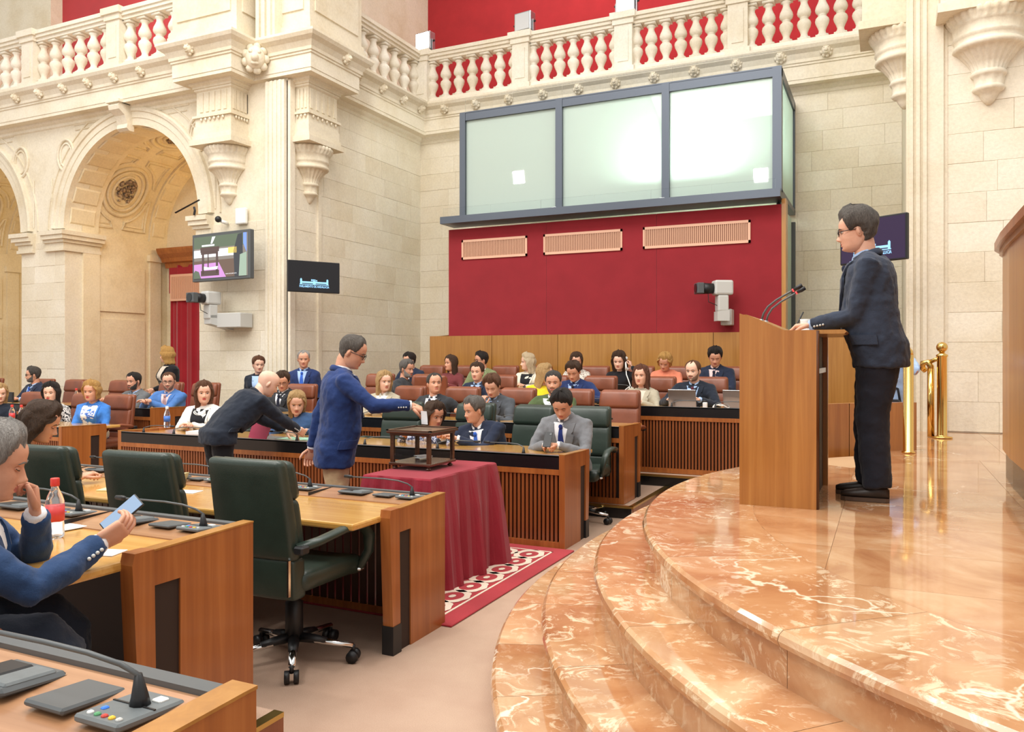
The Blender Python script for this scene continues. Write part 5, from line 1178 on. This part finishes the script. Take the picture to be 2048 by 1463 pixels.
    for h,k_,f_ in zip(hips,kn,ft):
        lm_=(k_-h).length; Tm.tube([h+Vector((0,0,.05)),h+(k_-h)*.35,k_-(k_-h)*.08,k_+(f_-k_)*.08,(k_+f_)*.5,f_+Vector((0,-.005,-.01))],[.100*legw,.094*legw,.074*legw,.072*legw,.068*legw,.064*legw],14)
    tr=Tm.obj('trousers',legs,root,smooth=True); clothmod(tr,vox*1.1,4,.010)
    for s,f_ in zip((1,-1),ft):
        q=MB(); out=[(-.07,.030,.030),(-.05,.036,.045),(0,.038,.055),(.06,.042,.036),(.12,.044,.028),(.165,.036,.022),(.19,.018,.014)]
        Pp=[[f_+Vector((w_*math.sin(a),y+.0,-.062+h_*.55+h_*.9*math.cos(a))) for a in np.linspace(0,2*PI,13)[:-1]] for y,w_,h_ in out]
        q.grid(Pp,0,True); n_=len(q.v); q.f+=[tuple(range(12))[::-1],tuple(n_-12+i for i in range(12))]; q.m+=[0,0]
        sh=q.obj('shoe',shoe,root,smooth=True)
        q=MB(); Pp=[[f_+Vector((sx*(w_+.003),y,zz)) for sx,zz in ((-1,-.088),(1,-.088),(1,-.066),(-1,-.066))] for y,w_,h_ in out]; q.grid(Pp,0,True); n_=len(q.v); q.f+=[(0,1,2,3),(n_-1,n_-2,n_-3,n_-4)]; q.m+=[0,0]; q.obj('sole','shoe_sole',sh)
    # hair, beard, glasses, brows
    if hair!='bald':
        h=hair_shell(Th,'short',hth,hw,hvol,hash(label)%1000 if False else sum(map(ord,label))%997,recede)
        if hair=='long': hair_curtain(h,Th,hlen,hw,hvol,wavy,sum(map(ord,label))%991)
        if hair=='tail':
            c0=Th@Vector((0,-.105,.12)); h.tube([c0,c0+Rh@Vector((0,-.04,-.02)),c0+Rh@Vector((0,-.05,-.10)),c0+Rh@Vector((0,-.03,-.2))],[.03,.035,.03,.012],10)
        h.obj('hair',hcol,root,smooth=True)
    if beard: hair_shell(Th,'beard',.004,hw).obj('beard',beard,root,smooth=True)
    q=MB()
    for s in (1,-1):
        pts=[];
        for xx,zz in ((.014,.1335),(.026,.1385),(.038,.1375),(.048,.131)):
            ph=math.asin(min(.99,(xx/ .078)**(1/.88))); _,yy,_2=head_pt(np.array(ph),np.array(zz),0,hw); pts.append(Th@Vector((s*xx,float(yy)+.001,zz)))
        q.tube(pts,[.0022,.0032,.003,.0015],6)
    q.obj('eyebrows',hcol if hair!='bald' else 'hair_grey',root,smooth=True)
    if glasses:
        q=MB()
        for s in (1,-1):
            ringp=[Th@Vector((s*.033+.024*math.cos(a),.096-.004*abs(math.cos(a)),.114+.017*math.sin(a)*(1 if math.sin(a)>0 else 1.1))) for a in np.linspace(0,2*PI,17)[:-1]]
            q.tube(ringp,.0022,6,closed=True); q.tube([Th@Vector((s*.057,.094,.118)),Th@Vector((s*.074*hw,.07,.119)),Th@Vector((s*.083*hw,-.01,.118))],.0024,6)
        q.tube([Th@Vector((-.01,.097,.118)),Th@Vector((.01,.097,.118))],.002,6)
        gl=q.obj('glasses','spectacles',root,smooth=True)
    FIG[label]=dict(root=root,arms=arms,head=Th,Nk=Nk,P=P,C=C,Rb=Rb)
    return root
FIG={}
def world(label,p):
    r=FIG[label]['root']; return Matrix.Translation(r.location)@Matrix.Rotation(r.rotation_euler.z,4,'Z')@Vector(p)
for nm,c in dict(navy=(40,48,68),navy_bright=(40,56,102),navy_dark=(36,42,54),blazer=(38,58,108),blue_mid=(46,70,108),bright_blue=(82,126,190),charcoal=(54,56,60),black_cloth=(30,30,34),grey_suit=(124,126,130),grey_mid=(108,110,112),grey_dark_suit=(84,88,94),white_cloth=(240,238,232),cream_cloth=(232,224,206),beige_cloth=(196,184,160),beige_blazer=(188,178,156),yellow_cloth=(236,206,44),orange_cloth=(232,140,110),burgundy=(120,58,60),green_olive=(84,100,64),green_khaki=(128,136,96),denim=(58,86,126),cardigan_blue=(70,132,214),khaki=(200,176,136),dark_trousers=(38,40,50),black_trousers=(26,26,30),beige_trousers=(214,200,170),white_shirt=(240,240,244),light_blue_shirt=(172,198,234),pink_shirt=(232,206,204),black_top=(34,34,38),blue_tie=(60,104,200),navy_tie=(40,54,120),dark_tie=(40,44,62),purple_tie=(100,48,64),stripe_tie=(190,150,150),cream_top=(222,208,190),speaker_jacket=(54,62,78)).items(): mk_fabric(nm,c)
mk_fabric('speckled',(226,222,218),pat=('speck',(40,40,46),60)); mk_fabric('lace',(232,226,214),pat=('speck',(150,130,118),70)); mk_fabric('floral_blue',(60,66,96),pat=('floral',(206,208,226),26)); mk_fabric('print_blue',(236,236,234),pat=('floral',(70,110,190),14))
F=180
# first row
person('man in grey suit and navy tie looking at a phone, end of front row',(-2.63,6.66,1.24),F,z0=0,lean=16,pitch=34,yaw=8,top='grey_suit',tie='navy_tie',shirt='white_shirt',hcol='hair_black',hth=.012,hvol=.02,w=1.06,skin='skin_b',vox=.014,eyes=False,vee=.3,rh=(.07,.40,.79),lh=(-.05,.40,.79),rcurl=.7,lcurl=.7,rdir=(-.7,.6,.1),ldir=(.8,.5,.1),buttons=False)
person('grey haired man in navy suit and bright blue tie leaning sideways, front row',(-3.62,6.85,1.17),F,z0=0,lean=20,side=9,yaw=-30,pitch=10,top='navy',tie='blue_tie',hcol='hair_grey',hth=.011,hvol=.016,w=1.12,belly=.03,skin='skin_b',vox=.014,vee=.3,rh=(.30,.42,.79),lh=(.12,.44,.79))
person('brown haired woman in a blue patterned blouse seated behind the glass ballot box',(-4.09,6.9,1.10),F,z0=0,lean=10,yaw=66,pitch=12,fem=True,top='floral_blue',topkind='blouse',shirt=None,hair='long',hcol='hair_brown',hlen=.02,hvol=.024,wavy=.012,skin='skin_d',vox=.016,rh=(.1,.42,.80),lh=(-.12,.42,.80))
person('woman in a denim blue top with light brown hair embraced by the bald man',(-5.74,6.8,1.19),F,z0=0,lean=14,side=14,yaw=40,pitch=18,fem=True,top='denim',topkind='blouse',shirt=None,hair='long',hcol='hair_blonde',hlen=.06,hvol=.012,skin='skin_a',vox=.016,w=1.08,rh=(.28,.40,.80),lh=(-.22,.36,.80))
person('smiling brown haired woman in white jacket over black top, front row',(-7.19,6.9,1.27),F+20,z0=0,lean=6,yaw=30,pitch=0,fem=True,top='white_cloth',topkind='cardigan',shirt='black_top',vee=.05,hair='long',hcol='hair_chestnut',hlen=.09,hvol=.02,wavy=.008,skin='skin_a',vox=.016,w=1.12,lipm='lipstick',rh=(.03,.40,.80),lh=(-.03,.40,.80))
# second row
person('man with short beard in green overshirt in the second row',(-3.38,8.3,1.40),F,z0=.12,lean=4,yaw=14,pitch=2,top='green_olive',topkind='cardigan',shirt='white_shirt',vee=.80,hcol='hair_dkgrey',hth=.008,hvol=.012,beard='hair_stubble',skin='skin_b',w=1.08,vox=.016,rh=(.24,.34,.80))
person('man in dark grey suit holding his hand to his mouth in the second row',(-4.12,8.25,1.34),F,z0=.12,lean=14,yaw=8,pitch=26,top='grey_dark_suit',tie='dark_tie',shirt='light_blue_shirt',hcol='hair_chestnut',hth=.014,hvol=.022,skin='skin_a',eyes=False,vox=.016,rh=(.08,.26,.88),rdir=(-.15,.25,1),rpalm=(-.4,-1,0),rcurl=.9,rel=(.5,.3,-1))
person('man in black suit gazing up with white shirt in the second row',(-5.01,8.45,1.36),F,z0=.12,lean=0,yaw=48,pitch=-8,top='charcoal',tie='dark_tie',vee=.25,hcol='hair_dkgrey',hth=.008,hvol=.008,recede=.03,skin='skin_b',vox=.016,w=1.05,lh=(-.42,.1,.80),rh=(.15,.30,.8))
person('blonde woman in a beige blazer with white collar in the second row',(-5.74,8.45,1.38),F+18,z0=.12,lean=2,yaw=38,pitch=2,fem=True,top='beige_blazer',shirt='white_cloth',vee=.45,hair='long',hcol='hair_blonde',hlen=.10,hvol=.016,skin='skin_c',glasses=False,vox=.016)
person('man in dark suit and glasses looking down behind the bald man',(-7.33,8.4,1.36),F,z0=.12,lean=10,yaw=32,pitch=20,top='charcoal',tie='dark_tie',hcol='hair_brown',hth=.011,hvol=.016,glasses=True,skin='skin_b',vox=.018,eyes=False)
# left aisle rows
person('man in bright blue suit with glasses and striped tie on the left',(-9.16,8.15,1.35),F+15,z0=.12,lean=8,yaw=24,pitch=6,top='bright_blue',tie='stripe_tie',shirt='pink_shirt',hcol='hair_chestnut',hth=.006,hvol=.006,recede=.02,beard='hair_stubble',glasses=True,skin='skin_a',w=1.06,vox=.016,rh=(.16,.36,.82),lh=(.10,.38,.82))
person('bearded man in grey suit and patterned tie looking to the left',(-9.86,8.15,1.34),F,z0=.12,lean=8,yaw=4,pitch=4,top='grey_mid',tie='navy_tie',shirt='light_blue_shirt',hcol='hair_black',hth=.007,hvol=.010,beard='hair_dkgrey',skin='skin_b',w=1.08,vox=.016,rh=(.26,.36,.82),lh=(.02,.38,.82))
person('woman in a bright blue cardigan with clasped hands on a brown chair',(-9.17,6.95,1.25),F+28,z0=0,lean=3,yaw=-6,pitch=2,fem=True,top='cardigan_blue',topkind='cardigan',shirt='print_blue',vee=.02,hair='long',hcol='hair_gold',hlen=-.02,hvol=.022,skin='skin_b',legs='beige_trousers',vox=.014,rh=(.0,.30,.66),lh=(-.02,.30,.66),w=.98,lipm='lipstick',rcurl=.9,lcurl=.9)
person('dark haired woman in a black and white speckled blouse on the left',(-9.95,6.95,1.22),F+22,z0=0,lean=4,yaw=10,pitch=2,fem=True,top='speckled',topkind='blouse',shirt=None,hair='long',hcol='hair_black',hlen=.04,hvol=.022,skin='skin_c',vox=.016,lipm='lipstick',w=1.08,lh=(-.05,.2,.62))
person('blonde woman in dark blue cut by the left edge of the picture',(-11.02,6.95,1.19),F+30,z0=0,lean=4,yaw=36,pitch=4,fem=True,top='navy_dark',topkind='blouse',shirt=None,hair='long',hcol='hair_blonde',hlen=.08,hvol=.02,skin='skin_c',vox=.018)
person('man in navy suit and glasses looking left beside the stone pier',(-12.62,8.5,1.40),F,z0=.12,lean=8,yaw=-28,pitch=2,top='navy',tie='blue_tie',shirt='light_blue_shirt',hcol='hair_dkgrey',hth=.012,hvol=.014,glasses=True,beard='hair_grey',skin='skin_b',vox=.018)
# third row
person('balding man in dark suit and purple tie at the open laptop',(-2.13,9.72,1.52),F,z0=.24,lean=8,yaw=-10,pitch=6,top='navy_dark',tie='purple_tie',shirt='light_blue_shirt',hcol='hair_chestnut',hth=.006,hvol=.006,recede=.06,beard='hair_stubble',skin='skin_c',vox=.016,vee=.3,w=1.04,rh=(.22,.38,.82),lh=(-.14,.40,.82))
person('woman with wavy auburn hair in a beige blazer in the third row',(-2.80,9.8,1.45),F,z0=.24,lean=4,yaw=-3,pitch=-2,fem=True,top='beige_blazer',shirt='cream_top',vee=.3,hair='long',hcol='hair_auburn',hlen=.20,hvol=.018,wavy=.012,skin='skin_a',vox=.016)
person('man in bright navy suit looking down in the third row, with a watch',(-3.69,9.75,1.49),F,z0=.24,lean=10,yaw=2,pitch=26,top='navy_bright',tie='dark_tie',shirt='light_blue_shirt',hcol='hair_brown',hth=.012,hvol=.02,skin='skin_b',eyes=False,vox=.016,lh=(-.28,.36,.82))
person('blonde woman in a bright yellow jacket turned away to the right',(-4.09,9.75,1.47),F+38,z0=.24,lean=6,yaw=58,pitch=8,fem=True,top='yellow_cloth',topkind='blouse',shirt=None,hair='long',hcol='hair_blonde',hlen=.14,hvol=.014,skin='skin_c',vox=.016,w=1.05,rh=(.36,.34,.82))
person('dark haired man in blue suit looking left below the green jacket',(-5.15,9.85,1.48),F,z0=.24,lean=2,yaw=4,pitch=0,top='navy',tie='dark_tie',shirt='light_blue_shirt',hcol='hair_brown',hth=.011,hvol=.016,skin='skin_a',vox=.018,rh=(.15,.3,.82))
person('grey bearded man in charcoal jacket turning his back in the third row',(-6.2,9.7,1.52),F+105,z0=.24,lean=14,yaw=-22,pitch=6,top='charcoal',shirt=None,hcol='hair_grey',hth=.012,hvol=.014,beard='hair_silver',skin='skin_b',vox=.018,w=1.12,rh=(.2,.3,.84),lh=(-.2,.3,.84))
# fourth row
person('black haired man in navy suit looking down in the back row beside the podium',(-2.14,11.15,1.68),F,z0=.36,lean=10,yaw=10,pitch=24,top='navy',tie='dark_tie',shirt='pink_shirt',hcol='hair_black',hth=.016,hvol=.022,skin='skin_b',eyes=False,vox=.018,w=1.08,vee=.25,rh=(.06,.36,.82),lh=(-.06,.36,.82))
person('woman with short blonde hair in an orange ruffled blouse in the back row',(-2.84,11.15,1.61),F,z0=.36,lean=12,yaw=-4,pitch=30,roll=-8,fem=True,top='orange_cloth',topkind='blouse',shirt=None,hair='long',hcol='hair_gold',hlen=-.05,hvol=.016,skin='skin_b',eyes=False,vox=.018,w=1.08)
person('woman with long curly dark hair in black holding a white telephone handset',(-3.53,11.2,1.63),F,z0=.36,lean=8,yaw=4,pitch=12,fem=True,top='black_cloth',topkind='blouse',shirt=None,hair='long',hcol='hair_brown',hlen=.16,hvol=.03,wavy=.016,skin='skin_c',eyes=True,vox=.018,lh=(-.19,.10,1.06),ldir=(.25,.0,.9),lpalm=(1,.0,-.2),lcurl=.8,lel=(-.6,.2,-1))
person('dark haired woman in a white lace blouse looking down in the back row',(-4.21,11.25,1.63),F,z0=.36,lean=8,yaw=20,pitch=18,fem=True,top='lace',topkind='blouse',shirt=None,hair='long',hcol='hair_brown',hlen=.05,hvol=.012,skin='skin_a',vox=.018)
person('laughing woman with wavy pale blonde hair in a cream jacket in the back row',(-5.01,11.25,1.61),F,z0=.36,lean=4,yaw=-52,pitch=0,fem=True,top='cream_cloth',topkind='cardigan',shirt='black_top',vee=.45,hair='long',hcol='hair_pale',hlen=.06,hvol=.024,wavy=.01,skin='skin_c',vox=.018,w=1.08)
person('young dark haired man with glasses in a green jacket in the back row',(-5.84,11.3,1.64),F,z0=.36,lean=4,yaw=-36,pitch=2,top='green_khaki',tie=None,shirt='white_shirt',hcol='hair_black',hth=.012,hvol=.02,glasses=True,skin='skin_b',vox=.018)
person('woman with long dark hair in burgundy looking left in the back row',(-6.39,11.3,1.59),F,z0=.36,lean=4,yaw=-28,pitch=-2,fem=True,top='burgundy',topkind='blouse',shirt=None,hair='long',hcol='hair_brown',hlen=.14,hvol=.014,skin='skin_b',vox=.018)
person('dark haired man in dark suit half hidden at the far end of the back row',(-7.15,11.25,1.63),F,z0=.36,lean=8,yaw=-18,pitch=4,top='navy',tie='dark_tie',hcol='hair_black',hth=.012,hvol=.018,glasses=True,skin='skin_b',vox=.02)
# standing
person('woman in dark jacket and pale blue blouse standing by the fluted pier',(-8.95,9.7,1.57),F+25,pose='stand',z0=0,yaw=30,pitch=4,lean=2,fem=True,top='navy_dark',shirt='light_blue_shirt',vee=.4,hair='short',hcol='hair_chestnut',hth=.014,hvol=.016,skin='skin_c',vox=.018)
person('grey haired man in blue suit and tie standing by the return wall',(-7.85,9.45,1.66),F+25,pose='stand',z0=0,yaw=14,pitch=6,lean=2,top='navy_bright',tie='blue_tie',shirt='light_blue_shirt',hcol='hair_silver',hth=.007,hvol=.01,recede=.03,skin='skin_b',vox=.018,w=1.0)
person('woman with a golden bob in a black cardigan standing before the red curtain',(-10.95,9.7,1.72),F-18,pose='stand',z0=0,yaw=-42,pitch=2,lean=2,fem=True,top='black_cloth',topkind='cardigan',shirt='cream_top',vee=0.0,hair='long',hcol='hair_gold',hlen=.03,hvol=.03,wavy=.008,skin='skin_a',vox=.016,w=1.1,rh=(.05,.26,1.02),lh=(.0,.27,1.03))
# the hero figures
person('man in blue blazer and khaki trousers dropping a slip into the ballot box',(-3.66,4.98,1.71),-50,pose='stand',z0=0,lean=6,twist=6,yaw=-16,pitch=24,top='blazer',shirt='white_shirt',tie=None,legs='khaki',hcol='hair_pepper',hth=.008,hvol=.008,recede=.02,glasses=True,skin='skin_b',vox=.012,eyes=True,w=1.08,belly=.045,
   rhw=(-3.17,4.99,1.205),rdir=(-.1,.9,-.40),rpalm=(-.5,-.3,-1),rcurl=.7,rgrip=.8,rel=(.5,.1,-1),lh=(-.23,-.17,.84),buttons=True,vee=.4)
person('bald man in dark suit bending over the front row desk',(-5.36,5.95,1.42),-24,pose='stand',z0=0,lean=52,yaw=-10,pitch=28,top='navy_dark',shirt='white_shirt',legs='black_trousers',hair='bald',skin='skin_c',vox=.014,w=1.12,belly=.02,eyes=False,rhw=(-5.20,6.20,.84),lhw=(-5.45,6.28,.84),legk=1.0,rel=(.6,-.2,-.8),lel=(-.6,-.2,-.8),buttons=True)
person('grey haired man in blue suit reading a phone, chin on hand, bottom left',(-2.60,1.62,1.335),-40,z0=.12,lean=18,yaw=0,pitch=16,top='blue_mid',shirt='white_shirt',legs='navy_dark',hcol='hair_silver',hth=.012,hvol=.014,skin='skin_b',vox=.010,w=1.1,belly=.02,eyes=False,jaw=1.06,
   rhw=(-2.39,1.83,.925),rdir=(-.1,.8,.5),rpalm=(-.75,.1,.7),rcurl=.55,rgrip=.6,rel=(.8,-.3,-.7),lhw=(-2.60,1.76,1.02),ldir=(-.1,-.1,1),lpalm=(.3,-1,0),lcurl=1.1,lel=(-.5,.2,-1),buttons=True,pelz=.56)
person('woman with dark wavy hair seen from behind the left man, head bowed',(-4.92,3.38,1.25),-42,z0=0,lean=14,yaw=-6,pitch=24,fem=True,top='black_cloth',topkind='blouse',shirt=None,hair='long',hcol='hair_brown',hlen=.12,hvol=.022,wavy=.012,skin='skin_b',vox=.014,eyes=False)
person('man in dark navy jacket and glasses standing at the podium writing',(-.17,5.2,2.43),90,pose='stand',z0=DZ,lean=9,yaw=4,pitch=7,top='speaker_jacket',shirt='light_blue_shirt',tie='dark_tie',legs='dark_trousers',hcol='hair_pepper',hth=.020,hvol=.018,glasses=True,skin='skin_a',vox=.010,w=1.12,belly=.055,legw=1.26,jaw=1.1,
   lhw=(-.40,5.10,DZ+1.03),ldir=(.05,1,-.06),lpalm=(0,0,-1),lcurl=.8,lgrip=.8,lel=(-.3,-.6,-.9),rhw=(-.42,5.34,DZ+1.03),rdir=(-.3,1,-.05),rpalm=(0,0,-1),rcurl=.5,rel=(.4,-.6,-.9),buttons=True,
   feet=[(.12,.06,.09),(-.11,.02,.09)],legk=1.02,shoe='shoe')
person('photographer in a pale blue shirt half hidden behind the man at the podium',(.03,8.75,1.86),170,pose='stand',z0=.12,lean=4,yaw=0,pitch=6,top='light_blue_shirt',topkind='shirt',shirt=None,legs='beige_trousers',hcol='hair_brown',skin='skin_b',vox=.018,rh=(.06,.24,.98),lh=(-.05,.26,1.46),lel=(-.8,.1,-.6))
# things held by people
def held(label,s): f=FIG[label]; S2,S,E,W=f['arms'][s]; return f['root'],S,E,W
def put(o,label,p,rx=0,rz=0): o.location=world(label,p); o.rotation_euler=(rx,0,rz+FIG[label]['root'].rotation_euler.z); return o
k='man in blue blazer and khaki trousers dropping a slip into the ballot box'; W=FIG[k]['arms'][1][3]; wp=world(k,W)
x=MB(); P=[]
for i in range(7): P.append([(.004*math.sin(i*.6)+.012*(i/6)**2,-.035,-.016*i),(.004*math.sin(i*.6+.5)+.012*(i/6)**2,.035,-.016*i)])
x.grid(P); x.grid([[(a+.0015,b,c) for a,b,c in r][::-1] for r in P]); x=x.obj('voting_slip','paper'); tag(x,'white voting slip held between fingers above the ballot box','paper'); x.location=(-3.055,5.0,1.165); x.rotation_euler=(0,0,R(70))
def phone(name,label,loc,rot,screen_='s_phone'):
    o=empty(name,label,'phone',loc); o.rotation_euler=rot; MB().rbox(-.036,.036,-.074,.074,-.004,.004,.003,2).obj('case','black_plastic',o); MB().box(-.033,.033,-.070,.070,.0041,.0048).obj('display',screen_,o); MB().rbox(-.03,-.01,.04,.066,-.006,-.003,.002,1).obj('lens_island','grey_dark',o); return o
k='man in grey suit and navy tie looking at a phone, end of front row'; a=FIG[k]['arms']; c=world(k,(a[1][3]+a[-1][3])/2); phone('mobile_phone','dark phone held in both hands by the man in the grey suit',(c.x-.01,c.y-.08,c.z+.055),(R(125),0,R(185)),'black_lam')
k='grey haired man in blue suit reading a phone, chin on hand, bottom left'; a=FIG[k]['arms'][1]; d=(a[3]-a[2]).normalized(); c=world(k,a[3]+d*.085+Vector((-.025,.02,.055))); phone('mobile_phone','black phone with a lit screen in the hand of the man at the bottom left',c,(Matrix.Rotation(R(8),3,'Z')@Matrix.Rotation(R(50),3,'X')@Matrix.Rotation(R(-32),3,'Z')).to_euler())
k='woman with long curly dark hair in black holding a white telephone handset'; Th=FIG[k]['head']; r=FIG[k]['root']; c=world(k,Th@Vector((-.105,.03,.09)))
o=empty('telephone_handset','white telephone handset held to the ear of the curly haired woman','telephone',c); o.rotation_euler=(R(15),R(8),R(180)); MB().tube([(0,0,-.09),(0,.012,-.05),(0,.016,0),(0,.012,.05),(0,0,.09)],[(.02,.016),(.013,.012),(.012,.01),(.013,.012),(.02,.016)],10).obj('grip','white_plastic',o,smooth=True)
MB().lathe([(.024,0),(.024,.014),(.018,.02)],14,(0,-.022,.082),ax='y').obj('earpiece','white_plastic',o); MB().lathe([(.024,0),(.024,.014),(.018,.02)],14,(0,-.022,-.082),ax='y').obj('mouthpiece','white_plastic',o)
cd_=cable([c+Vector((0,0,-.09)),c+Vector((.02,-.05,-.16)),c+Vector((.06,-.08,-.24)),c+Vector((.10,-.12,-.32)),c+Vector((.02,-.2,-.40)),(-3.25,10.85,1.11)],.008,'white_plastic','telephone_cord','white curly cord hanging from the telephone handset'); cd_.name='cord'; del cd_['category']; cd_.parent=o; cd_.matrix_parent_inverse=(Matrix.Translation(o.location)@o.rotation_euler.to_matrix().to_4x4()).inverted()
k='man in dark navy jacket and glasses standing at the podium writing'; a=FIG[k]['arms'][1]; c=world(k,a[3]+(a[3]-a[2]).normalized()*.10)
o=empty('pen','black pen in the hand of the man at the podium','pen',(c.x+.0,c.y,c.z+.03)); o.rotation_euler=(R(-10),R(25),0); MB().tube([(0,0,-.05),(0,0,-.04),(0,0,.09)],[.001,.0045,.0045],8).obj('barrel','black_plastic',o,smooth=True); MB().tube([(0,.006,.05),(0,.006,.092)],.0015,6).obj('clip','chrome',o)
sheet('note_sheet','paper',-.5,5.2,DZ+.9875,.2,.28,.05,'white sheet under the writing hand on the podium',.002)
k='smiling brown haired woman in white jacket over black top, front row'; f=FIG[k]; q=MB()
for dz_,n_ in ((0,.0),(.03,.012)):
    pts=[f['C'](.93-.08*math.cos(t)-dz_*.9)+f['Rb']@Vector(((.06+n_*.8)*math.sin(t),.105+.03*math.cos(t)*1+n_,0)) for t in np.linspace(-1.5,1.5,13)]
    for p in pts: q.ball(p,.0075,6,4)
nk=q.obj('necklace','white_plastic',f['root'],smooth=True)
k='photographer in a pale blue shirt half hidden behind the man at the podium'; c=world(k,(.0,.2,1.50)); o=empty('photo_camera','black camera held up by the photographer behind the podium','camera',c,R(170)); MB().rbox(-.07,.07,-.03,.03,-.05,.05,.01,2).obj('camera_body','black_plastic',o); MB().tube([(0,.03,0),(0,.14,0)],[.035,.04],14).obj('lens','black_plastic',o,smooth=True)
c=world(k,(.02,.22,.93)); o=empty('camera_bag','black camera bag at the waist of the photographer','bag',c,R(170)); MB().rbox(-.14,.14,-.07,.07,-.10,.10,.03,2).obj('bag_body','black_cloth',o,smooth=True); MB().tube([(-.13,0,.08),(-.1,-.06,.2),(.05,-.08,.26),(.13,0,.08)],.012,6).obj('strap','black_cloth',o,smooth=True)

k='grey haired man in blue suit reading a phone, chin on hand, bottom left'; r=FIG[k]['root']; pp=world(k,FIG[k]['P']+Vector((0,.02,0))); rm.location=(pp.x,pp.y,.12); rm.rotation_euler=(0,0,r.rotation_euler.z)
